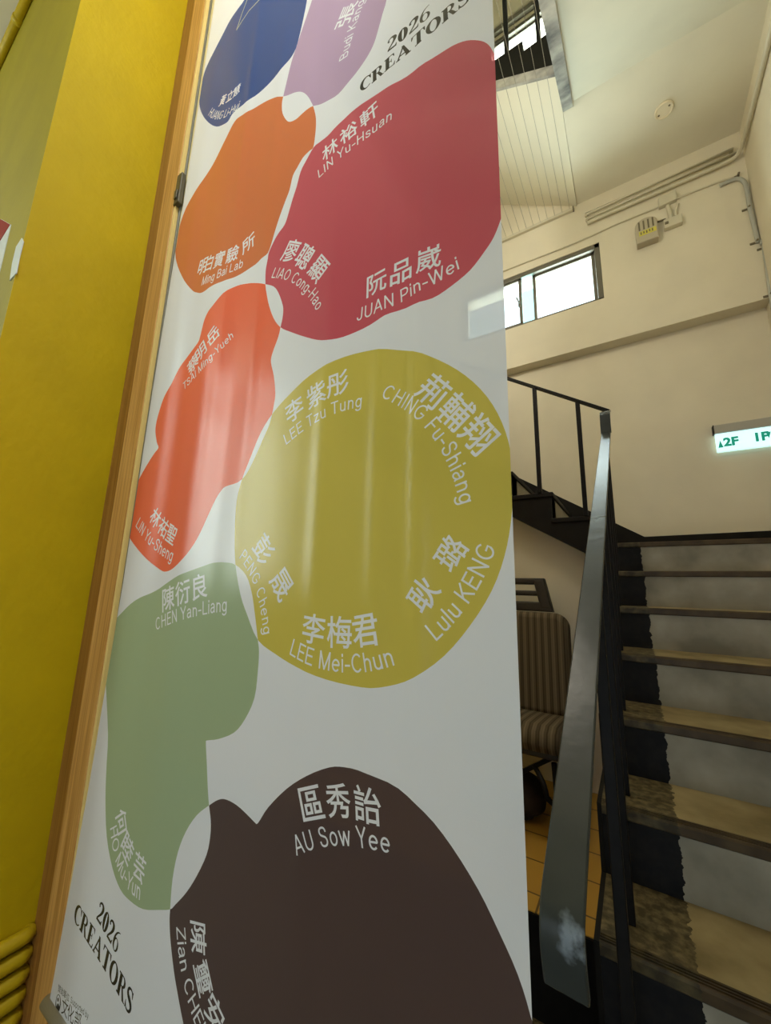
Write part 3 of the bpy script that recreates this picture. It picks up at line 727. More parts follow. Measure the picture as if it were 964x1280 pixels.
def _sm(pts): return [tuple(v.to_2d()) for v in arc([(*q, 0) for q in pts], 3)]
_nb = [(.11, .44)]+_arc(.305, .44, .195, .205, 180, 0)[1:]+[(.50, 0)]
SANS = {
 'A': (.76, [[(.04, 0), (.38, 1), (.72, 0)], [(.16, .33), (.60, .33)]]), 'B': (.72, [[(.11, 0), (.11, 1)], [(.11, HI), (.38, HI)]+_arc(.38, .735, .19, .215, 90, -90)+[(.11, .52)], [(.36, .52), (.41, .52)]+_arc(.41, .285, .22, .235, 90, -90)+[(.11, LO)]]),
 'C': (.80, [_arc(.42, .5, .33, .45, 42, 318, 20)]), 'E': (.66, [[(.11, 0), (.11, 1)], [(.11, HI), (.60, HI)], [(.11, .52), (.55, .52)], [(.11, LO), (.61, LO)]]),
 'F': (.62, [[(.11, 0), (.11, 1)], [(.11, HI), (.58, HI)], [(.11, .50), (.52, .50)]]), 'G': (.84, [_arc(.43, .5, .34, .45, 42, 330, 20)+[(.76, .46), (.46, .46)]]),
 'H': (.78, [[(.11, 0), (.11, 1)], [(.67, 0), (.67, 1)], [(.11, .52), (.67, .52)]]), 'I': (.28, [[(.14, 0), (.14, 1)]]), 'J': (.56, [[(.43, 1), (.43, .28)]+_arc(.25, .28, .18, .23, 0, -180)[1:]]),
 'K': (.72, [[(.11, 0), (.11, 1)], [(.66, 1), (.12, .38)], [(.30, .58), (.68, 0)]]), 'L': (.60, [[(.11, 1), (.11, LO), (.57, LO)]]), 'M': (.90, [[(.11, 0), (.11, .99), (.45, .03), (.79, .99), (.79, 0)]]),
 'N': (.78, [[(.11, 0), (.11, .98), (.67, .02), (.67, 1)]]), 'O': (.86, [ell(.43, .5, .345, .45, 0, 359.9, 26)]), 'P': (.69, [[(.11, 0), (.11, 1)], [(.11, HI), (.39, HI)]+_arc(.39, .70, .22, .25, 90, -90)+[(.11, .45)]]),
 'S': (.70, [_sm([(.60, .72), (.52, .90), (.34, .955), (.16, .89), (.11, .74), (.19, .60), (.35, .53), (.53, .45), (.61, .28), (.54, .11), (.35, .045), (.16, .11), (.09, .29)])]),
 'T': (.66, [[(.33, 0), (.33, HI)], [(.03, HI), (.63, HI)]]), 'U': (.76, [[(.11, 1), (.11, .33)]+_arc(.38, .33, .27, .285, 180, 360)[1:]+[(.65, 1)]]), 'W': (1.0, [[(.03, 1), (.26, .03), (.50, .97), (.74, .03), (.97, 1)]]),
 'Y': (.70, [[(.03, 1), (.35, .44), (.67, 1)], [(.35, .46), (.35, 0)]]), 'Z': (.68, [[(.06, HI), (.61, HI), (.07, LO), (.64, LO)]]),
 'a': (.60, [_arc(.29, .49, .19, .19, 165, 0)+[(.48, .12), (.53, .02)], [(.48, .42), (.27, .385)]+_arc(.25, .215, .17, .17, 100, 270)+[(.36, .08), (.48, .22)]]), 'b': (.62, [[(.11, 0), (.11, 1)], ell(.33, .345, .22, .30, 0, 359.9, 20)]),
 'd': (.62, [[(.51, 0), (.51, 1)], ell(.29, .345, .22, .30, 0, 359.9, 20)]), 'e': (.62, [[(.08, .36), (.55, .36)]+_arc(.315, .345, .235, .30, 5, 318, 18)]), 'g': (.62, [[(.51, XH), (.51, -.04)]+_arc(.29, -.04, .22, .19, 0, -160)[1:], ell(.29, .35, .22, .30, 0, 359.9, 20)]),
 'h': (.61, [[(.11, 0), (.11, 1)], _nb]), 'i': (.24, [[(.12, 0), (.12, XH)], [(.12, .86), (.12, .97)]]), 'l': (.24, [[(.12, 0), (.12, 1)]]), 'n': (.61, [[(.11, 0), (.11, XH)], _nb]), 'o': (.62, [ell(.31, .345, .235, .30, 0, 359.9, 20)]),
 'p': (.62, [[(.11, -.26), (.11, XH)], ell(.33, .345, .22, .30, 0, 359.9, 20)]), 'r': (.38, [[(.11, 0), (.11, XH)], [(.11, .45), (.17, .59), (.27, .64), (.37, .64)]]),
 's': (.54, [_sm([(.46, .49), (.40, .61), (.27, .65), (.13, .60), (.09, .49), (.17, .39), (.29, .345), (.42, .28), (.47, .18), (.40, .08), (.26, .045), (.12, .09), (.06, .21)])]), 't': (.34, [[(.15, .88), (.15, .05), (.31, .05)], [(.02, .64), (.31, .64)]]),
 'u': (.61, [[(.11, XH), (.11, .25)]+_arc(.305, .25, .195, .205, 180, 360)[1:], [(.50, XH), (.50, 0)]]), 'w': (.82, [[(.03, XH), (.23, .03), (.41, XH-.03), (.59, .03), (.79, XH)]]), 'y': (.56, [[(.03, XH), (.28, .03)], [(.53, XH), (.26, -.10), (.18, -.20), (.06, -.21)]]),
 'z': (.56, [[(.05, .64), (.49, .64), (.06, .05), (.51, .05)]]), '-': (.42, [[(.06, .37), (.36, .37)]]), ' ': (.30, [])}
def ext(a, b_):
    d = Vector((b_[0]-a[0], b_[1]-a[1])).normalized()*.03
    return [(a[0]-(d.x if 0 < a[1] < 1 else 0), a[1]-(d.y if 0 < a[1] < 1 else 0)), (b_[0]+(d.x if 0 < b_[1] < 1 else 0), b_[1]+(d.y if 0 < b_[1] < 1 else 0))]
def latin(s_, p0, pm, p1, layer='white', wt=.108):
    at, L = circ3(bp(*p0), bp(*pm), bp(*p1))
    tot = sum(SANS[c][0] for c in s_); k = L/tot; x = 0
    for c in s_:
        a, strokes = SANS[c]
        if strokes:
            pos, d = at((x+a/2)*k)
            for st_ in [z for q in strokes for z in ([q] if len(q) > 5 else [ext(q[i], q[i+1]) for i in range(len(q)-1)])]:
                PIECES.append((layer, place(loop_edges(stroke([(q[0]-a/2, q[1]) for q in st_], wt)), pos, d, k*.88)))
        x += a
def cjk(s_, centres, size=.95, layer='white', off=.011):
    """characters at given pixel centres (first, .., last)"""
    P = [Vector(bp(*c)) for c in centres]
    n_ = len(P)
    sp = sum((P[i+1]-P[i]).length for i in range(n_-1))/(n_-1)
    for i, c in enumerate(s_):
        if n_ == 2: d = (P[1]-P[0]).normalized()
        elif i == 0: d = ((P[1]-P[0])*1.5-(P[2]-P[1])*.5).normalized()
        elif i == n_-1: d = ((P[-1]-P[-2])*1.5-(P[-2]-P[-3])*.5).normalized()
        else: d = (P[i+1]-P[i-1]).normalized()
        g = glyph(c, off)
        if not g: continue
        xs_ = [q[0] for e_ in g for q in e_]; ys_ = [q[1] for e_ in g for q in e_]
        mx, my = (min(xs_)+max(xs_))/2, (min(ys_)+max(ys_))/2; ext = max(max(xs_)-min(xs_), max(ys_)-min(ys_))
        g = [((q[0]-mx, q[1]-my), (r[0]-mx, r[1]-my)) for q, r in g]
        PIECES.append((layer, place(g, P[i], d, sp*size/ext)))
def serif(s_, p0, p1, base, top, gap=.05, layer='black', kh=1.0):
    a, c = Vector(bp(*p0)), Vector(bp(*p1)); d = (c-a).normalized(); nrm = Vector((-d.y, d.x))
    h = abs((Vector(bp(*top))-Vector(bp(*base))).dot(nrm))*kh
    gl = [serif_glyph(ch) for ch in s_]; tot = sum(g[1] for g in gl)+gap*(len(s_)-1); k = (c-a).length/tot; x = 0
    for pcs, wd in gl:
        for e_ in pcs: PIECES.append((layer, place(e_, a+d*(x*k), d, k, h)))
        x += wd+gap
cjk('黃立慧', [(278.7,125),(288,120),(296.5,113.5)], .92); latin('HUANG Li-Hui', (259.8,144), (278,148), (299,136))
pa, pb = Vector(bp(430,31)), Vector(bp(441,5)); dch = (pb-pa).normalized(); g_ = glyph('張', .01)
mx_ = sum(q[0] for e_ in g_ for q in e_)/len(g_)/2; my_ = sum(q[1] for e_ in g_ for q in e_)/len(g_)/2
PIECES.append(('white', place([((q[0]-mx_, q[1]-my_), (r[0]-mx_, r[1]-my_)) for q, r in g_], Vector(bp(435,18.7)), dch, .068)))
latin('Budi Kang', (434.5,72), (444.5,34), (457,-3))
serif('2026', (484,66), (538,21), (520.5,58), (522.3,41)); serif('CREATORS', (450,116.5), (588,1), (520.5,58), (522.3,41))
cjk('林裕軒', [(413,187),(436,166),(461,143)], .86); latin('LIN Yu-Hsuan', (398,224), (446,182), (491,149))
cjk('明白實驗所', [(253,332.5),(262,329),(275,324.5),(291,318),(310,303.6)], .95); latin('Ming Bai Lab', (250.6,357), (277,346.5), (303,333))
cjk('廖聰顯', [(363.6,313.4),(381,320.7),(398.4,336.6)], .84); latin('LIAO Cong-Hao', (338,347), (363,352.5), (396,390))
cjk('阮品崴', [(471,354),(501.5,339.5),(536,323.6)], .86); latin('JUAN Pin-Wei', (445,402), (498.6,379), (576,335))
cjk('蔡明岳', [(240.5,455),(251.7,440),(267,420)], .98); latin('TSAI Ming-Yueh', (228,487.7), (262,454), (292,420))
cjk('林祐聖', [(194,647),(203.5,659),(214,668)], .95); latin('LIN Yu-Sheng', (169,657), (191,686), (215,702.5))
cjk('陳衍良', [(210.6,747.8),(229,740.5),(249.6,733)], .92); latin('CHEN Yan-Liang', (193.5,788.5), (235,773), (284,764))
cjk('李紫彤', [(368,512),(396,493.6),(422.5,480)], .88); latin('LEE Tzu Tung', (357,557), (397,528), (453,508))
cjk('荊輔翔', [(542,489),(570,514),(598,543)], .92); latin('CHING Fu-Shiang', (476,497), (537,542), (575,633))
cjk('彭晟', [(329,687),(351.6,730)], .62); latin('PENG Cheng', (298,696.7), (317,732), (329,795))
cjk('李梅君', [(392.7,786),(424.4,790),(457,788)], .95); latin('LEE Mei-Chun', (361,817), (428,840.5), (495,831))
cjk('耿璐', [(529,743),(562.6,691)], .62); latin('Lulu KENG', (544,803), (586,754.6), (621.5,683))
cjk('何睦芸', [(151,1028),(159,1060),(174.5,1084)], .86); latin('HO Mu-Yun', (137,1034), (146.5,1087), (176,1125.5))
cjk('區秀詒', [(390,1003),(423,1000.5),(459.5,1005.5)], .86); latin('AU Sow Yee', (371.6,1069), (430,1057), (489,1068))
cjk('陳璽安', [(247.5,1173),(253,1223),(267.5,1268)], .9); latin('Zian CHEN', (220.5,1157), (228,1223), (255,1312))
serif('2026', (119.5,1148), (145,1194), (128.4,1215.6), (132,1188)); serif('CREATORS', (92,1149), (163,1270), (128.4,1215.6), (132,1188))
cjk('贊助單位', [(75.0,1235.5),(78.3,1239),(81.6,1242.5),(85.2,1246)], .92, 'black', 0.0); latin('Supported by', (88,1253), (98,1263), (109.5,1275), 'black')
cjk('文化部', [(81.5,1259.5),(88.5,1267),(97,1275.5)], .95, 'black', 0.0)
lc = Vector(bp(73.3,1253.6)); PIECES.append(('black', loop_edges([(lc.x+q[0], lc.y+q[1]) for q in ell(0, 0, .014, .017)])+loop_edges([(lc.x+q[0], lc.y+q[1]) for q in ell(-.001, .003, .010, .0125)[::-1]])))
PIECES.append(('black', loop_edges([(lc.x+q[0], lc.y+q[1]) for q in ell(.002, -.006, .006, .006)])))
PIECES.append(('black', loop_edges([(lc.x+q[0], lc.y+q[1]) for q in ell(-.003, .006, .0035, .004)])))
# thin pale star outline on the blue shape
def pline(pts, wd): PIECES.append(('pale', loop_edges(stroke([bp(*q) for q in pts], wd))))
pline([(296,38),(302,20),(309.4,0),(316,-22)], .0045); pline([(296,38),(302.6,27.4),(311.7,13.7),(325,0),(345,-16)], .0045)

# planar map of the artwork
BX1 = -0.1427; ZT, ZB = 2.62, -1.045
def bleft(z):
    pts_ = [(-1.06, -1.3357), (-.55, -1.300), (.0, -1.281), (.6, -1.279), (1.0, -1.270), (1.3, -1.262), (2.35, -1.250), (2.7, -1.248)]
    for (z0, x0_), (z1, x1_) in zip(pts_, pts_[1:]):
        if z <= z1: return x0_+(x1_-x0_)*(z-z0)/(z1-z0)
    return pts_[-1][1]
NZ = 60
bound = [(bleft(ZB+(ZT-ZB)*i/NZ), ZB+(ZT-ZB)*i/NZ) for i in range(NZ+1)]
bound += [(BX1, ZT-(ZT-ZB)*i/NZ) for i in range(NZ+1)]
verts, edges, key = [], [], {}
def vid(p):
    k_ = (round(p[0], 6), round(p[1], 6))
    if k_ not in key: key[k_] = len(verts); verts.append(Vector(k_))
    return key[k_]
def inside_b(p): return ZB < p[1] < ZT and bleft(p[1]) < p[0] < BX1
def clipseg(a, b_):
    ia, ib = inside_b(a), inside_b(b_)
    if ia and ib: return a, b_
    if not ia and not ib: return None
    lo, hi = (a, b_) if ia else (b_, a)
    A, B = Vector(lo), Vector(hi)
    for _ in range(30):
        m_ = (A+B)/2
        if inside_b(m_): A = m_
        else: B = m_
    return lo, tuple(A)
for i in range(len(bound)): edges.append((vid(bound[i]), vid(bound[(i+1) % len(bound)])))
for layer, es_ in PIECES:
    for a, b_ in es_:
        c_ = clipseg(a, b_)
        if c_:
            i, j = vid(c_[0]), vid(c_[1])
            if i != j: edges.append((i, j))
# grid points for the folds
gx = 70
for r_ in range(1, 130):
    z = ZB+(ZT-ZB)*r_/130; xl = bleft(z)
    for q in range(1, gx):
        vid((xl+(BX1-xl)*(q+(.5 if r_ % 2 else 0)*.98)/gx if q < gx-1 else xl+(BX1-xl)*q/gx, z))
cv, ce, cf, _, _, _ = delaunay_2d_cdt(verts, edges, [], 0, 1e-6, False)
V2 = np.array([(v.x, v.y) for v in cv]); F3 = [f for f in cf if len(f) == 3]
F3 = np.array(F3); cen = V2[F3].mean(1)
okb = np.array([inside_b(c_) for c_ in cen]); F3 = F3[okb]; cen = cen[okb]
LAY = ['blue', 'purple', 'orange', 'crimson', 'vermilion', 'olive', 'green', 'brown']
count = np.zeros(len(F3), int); colr = np.full(len(F3), -1); over = np.full(len(F3), -1)
ORD = np.argsort(cen[:, 1]); CY = cen[ORD, 1]
for layer, es_ in PIECES:
    E_ = np.array(es_).reshape(-1, 4)
    x0_, x1_ = E_[:, [0, 2]].min(), E_[:, [0, 2]].max(); z0_, z1_ = E_[:, [1, 3]].min(), E_[:, [1, 3]].max()
    i0, i1 = np.searchsorted(CY, z0_), np.searchsorted(CY, z1_)
    idx = ORD[i0:i1]; idx = idx[(cen[idx, 0] > x0_) & (cen[idx, 0] < x1_)]
    if len(idx) == 0: continue
    ins = np.zeros(len(idx), int)
    for ax_, ay_, bx_, by_ in E_:
        if ay_ == by_: continue
        py, pxx = cen[idx, 1], cen[idx, 0]
        cond = (ay_ > py) != (by_ > py)
        xi = (bx_-ax_)*(py-ay_)/(by_-ay_)+ax_
        ins += np.where(cond & (pxx < xi), 1 if by_ > ay_ else -1, 0)
    sel = idx[ins != 0]
    if layer in LAY: count[sel] += 1; colr[sel] = LAY.index(layer)
    elif layer == 'white': over[sel] = 0
    elif layer == 'black': over[sel] = 9
    else: over[sel] = 10
mat_i = np.where(count == 1, colr+1, 0)
mat_i = np.where(over >= 0, over, mat_i)
# folds of the hanging cloth
def fold(x, z):
    f = 0.0
    for cx_, wd, am, zc, zs_ in ((-.523, .025, -.0023, .25, 1.1), (-.382, .025, -.0046, .28, .9), (-.300, .022, -.0054, .30, .8), (-.86, .045, .0022, .3, .8), (-.98, .035, -.0020, .5, .9), (-1.10, .04, .0024, .7, 1.0), (-1.18, .03, -.0018, .9, 1.0), (-.78, .02, -.0016, 1.2, .9), (-.62, .025, .0014, 1.2, .6), (-.93, .02, -.0025, 1.4, .8)):
        f += am*np.exp(-((x-cx_)/wd)**2)*np.exp(-((z-zc)/zs_)**2)
    f += .0012*np.sin(x*15+z*.7)
    return f
vx, vz = V2[:, 0], V2[:, 1]
vy = YB+fold(vx, vz)
h_ = 1e-3
dfx = (fold(vx+h_, vz)-fold(vx-h_, vz))/(2*h_); dfz = (fold(vx, vz+h_)-fold(vx, vz-h_))/(2*h_)
nrmv = np.stack([dfx, -np.ones_like(dfx), dfz], 1); nrmv /= np.linalg.norm(nrmv, axis=1)[:, None]

def cloth(name, col):
    m = bpy.data.materials.new(name); m.use_nodes = True; t = m.node_tree; b_ = t.nodes['Principled BSDF']; o_ = t.nodes['Material Output']
    b_.inputs['Base Color'].default_value = (*col, 1); b_.inputs['Roughness'].default_value = 0.21; b_.inputs['Specular IOR Level'].default_value = 0.50
    tcn = t.nodes.new('ShaderNodeTexCoord'); wv = t.nodes.new('ShaderNodeTexNoise'); wv.inputs['Scale'].default_value = 420; wv.inputs['Detail'].default_value = 1
    bp_ = t.nodes.new('ShaderNodeBump'); bp_.inputs['Strength'].default_value = 0.10; bp_.inputs['Distance'].default_value = 0.001
    t.links.new(tcn.outputs['Object'], wv.inputs['Vector']); t.links.new(wv.outputs['Fac'], bp_.inputs['Height']); t.links.new(bp_.outputs['Normal'], b_.inputs['Normal'])
    tl = t.nodes.new('ShaderNodeBsdfTranslucent'); tl.inputs['Color'].default_value = (*[min(1, v*1.0) for v in col], 1)
    tp = t.nodes.new('ShaderNodeBsdfTransparent'); tp.inputs['Color'].default_value = (*[min(1, .3+v*.8) for v in col], 1)
    m1 = t.nodes.new('ShaderNodeMixShader'); m1.inputs['Fac'].default_value = 0.22; m2 = t.nodes.new('ShaderNodeMixShader'); m2.inputs['Fac'].default_value = 0.06
    t.links.new(b_.outputs[0], m1.inputs[1]); t.links.new(tl.outputs[0], m1.inputs[2]); t.links.new(m1.outputs[0], m2.inputs[1]); t.links.new(tp.outputs[0], m2.inputs[2]); t.links.new(m2.outputs[0], o_.inputs['Surface'])
    return m
def alb(c, k=1.35): return tuple(min(.9, v*k) for v in lin(c))
CL = [cloth('banner_white', (.83, .845, .87)), cloth('print_blue', alb((28, 66, 132), 1.2)), cloth('print_purple', alb((160, 134, 162))), cloth('print_orange', alb((186, 100, 58))),
      cloth('print_crimson', alb((174, 70, 84), 1.4)), cloth('print_vermilion', alb((220, 92, 62))), cloth('print_olive', alb((190, 174, 76), 1.25)), cloth('print_green', alb((142, 158, 124), 1.4)),
      cloth('print_brown', alb((76, 61, 58), 1.3)), cloth('print_black', alb((30, 30, 32))), cloth('print_pale_green', alb((150, 165, 140)))]
ban = thing('banner', 'tall white hanging banner printed with coloured blobs and names in front of the wooden frame', 'banner', (-.72, YB, ZB-.03))
me = bpy.data.meshes.new('banner_sheet')
used = np.unique(F3); remap = -np.ones(len(V2), int); remap[used] = np.arange(len(used))
co = np.stack([vx, vy, vz], 1)[used]-np.array(ban.location)
tri = F3.copy()
# orient every triangle towards the viewer (-Y)
a_, b2_, c2_ = V2[tri[:, 0]], V2[tri[:, 1]], V2[tri[:, 2]]
ar = (b2_[:, 0]-a_[:, 0])*(c2_[:, 1]-a_[:, 1])-(b2_[:, 1]-a_[:, 1])*(c2_[:, 0]-a_[:, 0])
tri[ar < 0] = tri[ar < 0][:, ::-1]
me.from_pydata([tuple(v) for v in co], [], [tuple(int(remap[i]) for i in f) for f in tri])
for m_ in CL: me.materials.append(m_)
me.polygons.foreach_set('material_index', mat_i.astype(np.int32)); me.polygons.foreach_set('use_smooth', np.ones(len(tri), bool))
me.update(); me.normals_split_custom_set_from_vertices([tuple(v) for v in nrmv[used]])
so = bpy.data.objects.new('banner_sheet', me); C.objects.link(so); so.parent = ban
BARM = M('banner_bar_metal', (0.50, 0.48, 0.40), .35, metal=.5)
b = MB(); b.tube([(-1.350, YB, ZB-.012), (BX1+.012, YB, ZB-.012)], .0155, BARM, 20); bb = obj('bottom_bar', b, None, ban)
b = MB(); b.cyl((-1.3525, YB, ZB-.012), .0115, .003, 'x', 16, M('bar_hole', (0.03, 0.025, 0.02), .7)); obj('end_plug', b, None, bb)
b = MB(); b.tube([(-1.29, YB, ZT+.012), (BX1+.012, YB, ZT+.012)], .0155, BARM, 20); obj('top_bar', b, None, ban)
for x in (-1.2, -.22):
    b = MB(); b.tube([(x, YB, ZT+.02), (x, YB, 3.50)], .002, BLACK, 6); obj('cord', b, None, ban)

# ------------------------------------------------------------------ wooden frame beside the banner, metal strip, catch
def xr_(px_, py_, Y): return onY(px_, py_, Y).x
fr = thing('wooden_door_frame', 'upright varnished wooden door frame between the yellow wall and the banner', 'door frame', (-1.55, .63, FL))
xb1, xc1 = -2.505*.598, -2.335*.598
SHADE_WOOD = WOOD.copy(); SHADE_WOOD.name = 'painted_shade_wood'  # darker copy of the varnished wood, shade put into the moulding's colour
for e_, c_ in zip([n_ for n_ in SHADE_WOOD.node_tree.nodes if n_.type == 'VALTORGB'][0].color_ramp.elements, ((0.20, 0.075, 0.010, 1), (0.36, 0.165, 0.035, 1))): e_.color = c_
b = MB(); b.box((-1.5975, .608, FL), (xb1, .66, 3.50), SHADE_WOOD, .003); obj('outer_moulding', b, None, fr)
b = MB(); b.box((xb1, .598, FL), (xc1, .66, 3.50), WOOD, .002); obj('jamb_board', b, None, fr)
b = MB(); b.box((xc1+.0006, .600, FL), (xc1+.012, .66, 3.50), M('pale_edge_wood', (0.80, 0.60, 0.22), .45), .001); obj('edge_strip', b, None, fr)
xc1 += .0125; xd = -2.245*.612
b = MB(); b.box((xc1, .612, FL), (xd, .66, 3.50), M('grey_metal_strip', (0.20, 0.20, 0.17), .4, metal=.5), .002); ms = obj('metal_strip', b, None, fr)
b = MB(); b.box((xd+.0006, .618, FL), (xd+.12, .66, 3.50), M('cream_strip', (0.74, 0.62, 0.30), .5), .001); obj('cream_strip', b, None, fr)
k0, k1 = onY(219, 226, .60), onY(214, 262, .60)
b = MB(); b.box((xc1-.010, .594, k1.z), (xc1+.026, .6115, k0.z), M('catch_metal', (0.12, 0.11, 0.085), .4, metal=.6), .003); b.box((xc1-.004, .589, k1.z+.02), (xc1+.015, .594, k1.z+.06), bpy.data.materials['catch_metal'], .003)
obj('door_catch', b, None, fr)

# ------------------------------------------------------------------ yellow pipes low on the pillar, conduit along its top, stickers
YP_ = M('yellow_pipe_paint', (0.50, 0.36, 0.004), .45, noise=.12, nscale=20)
labs = ['topmost of the yellow painted pipes along the foot of the pillar', 'second from top yellow painted pipe at the pillar foot', 'third from top yellow painted pipe at the pillar foot', 'fourth from top yellow painted pipe at the pillar foot', 'fifth from top yellow painted pipe at the pillar foot', 'lowest yellow painted pipe at the pillar foot']
for i in range(6):
    z = -1.024-.0500*i; r = .020
    b = MB(); b.tube(arc([(-1.5975+.019, .275, z), (-1.5975+.019, .40, z), (-1.5975+.019, .565, z+.002), (-1.5975+.014, .588, z+.001), (-1.5975+.004, .597, z)]), r, YP_, 12)
    obj('pipe', b, None, None, label=labs[i], cat='pipe', group='yellow pipes')
b = MB(); b.tube([(-6.1, .24, 3.462), (-1.75, .24, 3.462)], .022, YP_, 12)
yc = obj('conduit', b, None, None, label='yellow painted conduit with a strap under the hall ceiling at upper left', cat='conduit')
p = onY(15, 48, .24)
b = MB(); b.tube([(p.x-.02, .24, 3.462), (p.x+.02, .24, 3.462)], .026, YP_, 12); obj('strap', b, None, yc)
# poster edge and torn tape on the pale face
def face_quad(name, pts, mat, thick=.002, parent=None, **kw):
    P = [onY(x, y, .2615) for x, y in pts]
    b_ = MB(); b_.prism([(q.x, q.z) for q in P], 'y', .2618-thick, .2618, mat); return obj(name, b_, None, parent, **kw)
po = face_quad('poster', [(2, 274), (14, 281), (1, 336), (-34, 460), (-60, 420), (-30, 300)], M('poster_paper', (0.62, 0.66, 0.66), .4), label='white poster with a red top band on the olive wall at far left', cat='poster')
face_quad('header_band', [(2, 274.5), (13.5, 281.2), (2, 300), (-30, 345), (-30, 300)], M('poster_red', (0.30, 0.014, 0.008), .7, spec=.15), .003, po)
face_quad('tape', [(28, 298), (30, 302), (25, 322), (21, 342), (13, 351), (16, 330), (21, 309)], M('tape_white', (0.62, 0.68, 0.68), .35), .0025, label='torn strip of white tape on the olive wall beside the pillar corner', cat='tape')

# ------------------------------------------------------------------ exit sign
SX0, SX1, SZ0, SZ1 = 0.600, 0.950, 1.040, 1.180
sg = thing('exit_sign', 'lit white exit sign reading 2F and 1F in green on the back wall', 'sign', (.77, YL, SZ0))
b = MB(); b.box((SX0-.008, YL-.055, SZ1), (SX1+.008, YL-.001, SZ1+.065), M('sign_housing', (0.42, 0.40, 0.34), .5), .004); obj('housing', b, None, sg)
b = MB(); b.box((SX0-.0085, YL-.056, SZ1), (SX0-.004, YL-.001, SZ1+.066), BLACK); obj('end_cap', b, None, sg)
b = MB(); b.box((SX0, YL-.042, SZ0), (SX1, YL-.012, SZ1), M('sign_panel', (0.75, 0.9, 0.9), .4, emit=((0.62, 0.97, 1.0), 0.82)), .003); pn = obj('panel', b, None, sg)
GREEN = M('sign_green', (0.0, 0.20, 0.12), .5, emit=((0.0, 0.32, 0.22), 0.55))
def wall_text(s_, x, z, h, yy, mat, parent, off=.02):
    b_ = MB()
    cu = bpy.data.curves.new('tmp', 'FONT'); cu.body = s_; cu.size = h/.72; cu.resolution_u = 3; cu.offset = off*h*3; cu.extrude = .0006
    o_ = bpy.data.objects.new('tmp', cu); C.objects.link(o_); dg = bpy.context.evaluated_depsgraph_get(); ev = o_.evaluated_get(dg); m_ = ev.to_mesh()
    b_.bm.from_mesh(m_); ev.to_mesh_clear(); bpy.data.objects.remove(o_); bpy.data.curves.remove(cu)
    for v in b_.bm.verts: v.co = Vector((x+v.co.x, yy-v.co.z, z+v.co.y))
    b_._set(b_.bm.faces, mat)
    return obj('lettering', b_, None, parent)
yy = YL-.0432
wall_text('2F', .640, 1.078, .062, yy, GREEN, pn); wall_text('1F', .802, 1.084, .062, yy, GREEN, pn)
b = MB(); b.prism([(.608, 1.070), (.637, 1.070), (.6225, 1.125)], 'y', yy-.0008, yy+.0008, GREEN); obj('arrow', b, None, pn)
b = MB(); b.prism([(.872, 1.140), (.898, 1.140), (.885, 1.092)], 'y', yy-.0008, yy+.0008, GREEN); obj('arrow', b, None, pn)

# ------------------------------------------------------------------ car seat used as a chair
CXS = -0.60; 
seat = thing('car_seat', 'brown striped salvaged car seat with open headrest beside the stairs', 'seat', (CXS, 2.35, PLAT))
def stripes():
    m = M('striped_velour', (0.1, 0.08, 0.05), .9, spec=.2); t = m.node_tree; b_ = t.nodes['Principled BSDF']
    geo = t.nodes.new('ShaderNodeTexCoord'); sep = t.nodes.new('ShaderNodeSeparateXYZ'); t.links.new(geo.outputs['Object'], sep.inputs[0])
    def wave(f, ph=0.0):
        m1 = t.nodes.new('ShaderNodeMath'); m1.operation = 'MULTIPLY_ADD'; m1.inputs[1].default_value = f; m1.inputs[2].default_value = ph; t.links.new(sep.outputs['X'], m1.inputs[0])
        m2 = t.nodes.new('ShaderNodeMath'); m2.operation = 'SINE'; t.links.new(m1.outputs[0], m2.inputs[0]); return m2
    a1, a2 = wave(2*PI/.040), wave(2*PI/.0123, .7)
    ad = t.nodes.new('ShaderNodeMath'); ad.operation = 'MULTIPLY_ADD'; ad.inputs[1].default_value = .5; t.links.new(a2.outputs[0], ad.inputs[0]); t.links.new(a1.outputs[0], ad.inputs[2])
    mr = t.nodes.new('ShaderNodeMapRange'); mr.inputs['From Min'].default_value = -1.3; mr.inputs['From Max'].default_value = 1.4; t.links.new(ad.outputs[0], mr.inputs['Value'])
    r = t.nodes.new('ShaderNodeValToRGB'); r.color_ramp.elements[0].color = (0.060, 0.045, 0.026, 1); r.color_ramp.elements[1].color = (0.205, 0.160, 0.098, 1)
    t.links.new(mr.outputs[0], r.inputs['Fac']); t.links.new(r.outputs['Color'], b_.inputs['Base Color'])
    return m
VEL = stripes(); VINYL = M('dark_vinyl', (0.028, 0.022, 0.014), .5, noise=.15, nscale=60)
def rrect(x0, z0, x1, z1, r, n_=6):
    out = []
    for cx_, cz_, a0 in ((x1-r, z1-r, 0), (x0+r, z1-r, 90), (x0+r, z0+r, 180), (x1-r, z0+r, 270)):
        out += [(cx_+r*math.cos(math.radians(a0+90*i/n_)), cz_+r*math.sin(math.radians(a0+90*i/n_))) for i in range(n_+1)]
    return out
def tilt(o_, piv, ang):
    me_ = o_.data; off = wloc(o_.parent); P = Vector(piv)-off
    me_.transform(Matrix.Translation(P) @ Matrix.Rotation(ang, 4, 'X') @ Matrix.Translation(-P))
b = MB(); b.prism(rrect(CXS-.255, -.70, CXS+.255, -.13, .085, 8), 'y', 2.50, 2.62, VEL, .035, 4, True)
bk = obj('backrest', b, None, seat); tilt(bk, (CXS, 2.56, -.70), -.07)
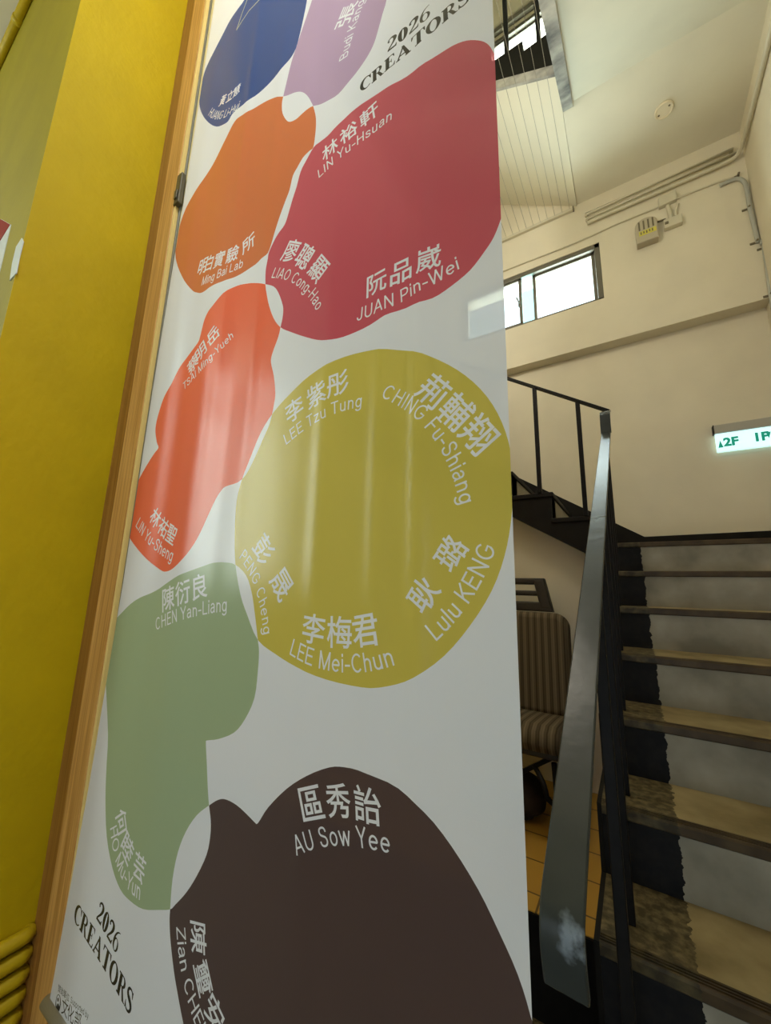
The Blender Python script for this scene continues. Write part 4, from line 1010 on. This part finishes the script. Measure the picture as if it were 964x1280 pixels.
# headrest: frame with two slots
b = MB()
def trap(z): return .165-(z+.115)*.22
o_pts = [(CXS-trap(-.125), -.125), (CXS+trap(-.125), -.125), (CXS+trap(.075)-.01, .065), (CXS+trap(.075)-.03, .078), (CXS-trap(.075)+.03, .078), (CXS-trap(.075)+.01, .065)]
yb0, yb1 = 2.555, 2.63
for zlo, zhi in ((-.125, -.068), (-.030, .000), (.040, .078)):
    b.prism([(CXS-trap(zlo), zlo), (CXS+trap(zlo), zlo), (CXS+trap(zhi), zhi), (CXS-trap(zhi), zhi)], 'y', yb0, yb1, VINYL, .010, 3)
for s_ in (-1, 1):
    z0_, z1_ = -.11, .07
    b.prism([(CXS+s_*trap(z0_), z0_), (CXS+s_*trap(z1_), z1_), (CXS+s_*(trap(z1_)-.066), z1_), (CXS+s_*(trap(z0_)-.066), z0_)], 'y', yb0-.002, yb1+.002, VINYL, .012, 3)
hd = obj('headrest', b, None, seat); tilt(hd, (CXS, 2.56, -.70), -.05)
b = MB(); b.prism([(2.11, -.755), (2.085, -.715), (2.105, -.665), (2.16, -.645), (2.34, -.660), (2.50, -.68), (2.53, -.70), (2.52, -.755)], 'x', CXS-.25, CXS+.25, VEL, .030, 4, True)
obj('seat_cushion', b, None, seat)
b = MB(); b.box((CXS-.235, 2.12, -.785), (CXS+.235, 2.52, -.745), VINYL, .01); obj('seat_pan', b, None, seat)
for sx in (-1, 1):
    for y_ in (2.15, 2.48):
        b = MB(); b.tube([(CXS+sx*.21, y_, -.80), (CXS+sx*.225, y_, PLAT)], .014, BLACK, 10); obj('leg', b, None, seat)
    b = MB(); b.tube([(CXS+sx*.222, 2.15, PLAT+.045), (CXS+sx*.222, 2.48, PLAT+.045)], .012, BLACK, 10); obj('skid', b, None, seat)
b = MB(); b.tube(arc([(CXS+.12, 2.14, -.83), (CXS+.17, 2.08, -.87), (CXS+.19, 2.06, -.93)]), .012, BLACK, 8); obj('lever', b, None, seat)
b = MB(); b.bar((CXS-.2, 2.32, PLAT+.06), (CXS+.2, 2.32, -.82), .02, .02, BLACK); b.bar((CXS+.2, 2.34, PLAT+.06), (CXS-.2, 2.34, -.82), .02, .02, BLACK); obj('cross_brace', b, None, seat)
# dark bag on the floor under the seat
b = MB()
bmesh.ops.create_icosphere(b.bm, subdivisions=4, radius=1.0)
for v in b.bm.verts:
    q = v.co.copy(); n1 = math.sin(q.x*5+1)*math.cos(q.y*4)*.06+math.sin(q.z*9+q.x*6)*.04
    q *= 1+n1; v.co = Vector((CXS-.03+q.x*.165, 2.34+q.y*.13, PLAT+.095+max(q.z, -.85)*.112))
b._set(b.bm.faces, M('bag_fabric', (0.030, 0.018, 0.010), .8, noise=.4, nscale=18), True)
obj('bag', b, None, None, label='dark brown bag lying on the tiled floor under the car seat', cat='bag')

# ------------------------------------------------------------------ lift the whole place so that the lower floor is at z = 0
for o in TOPS: o.location.z += EZ
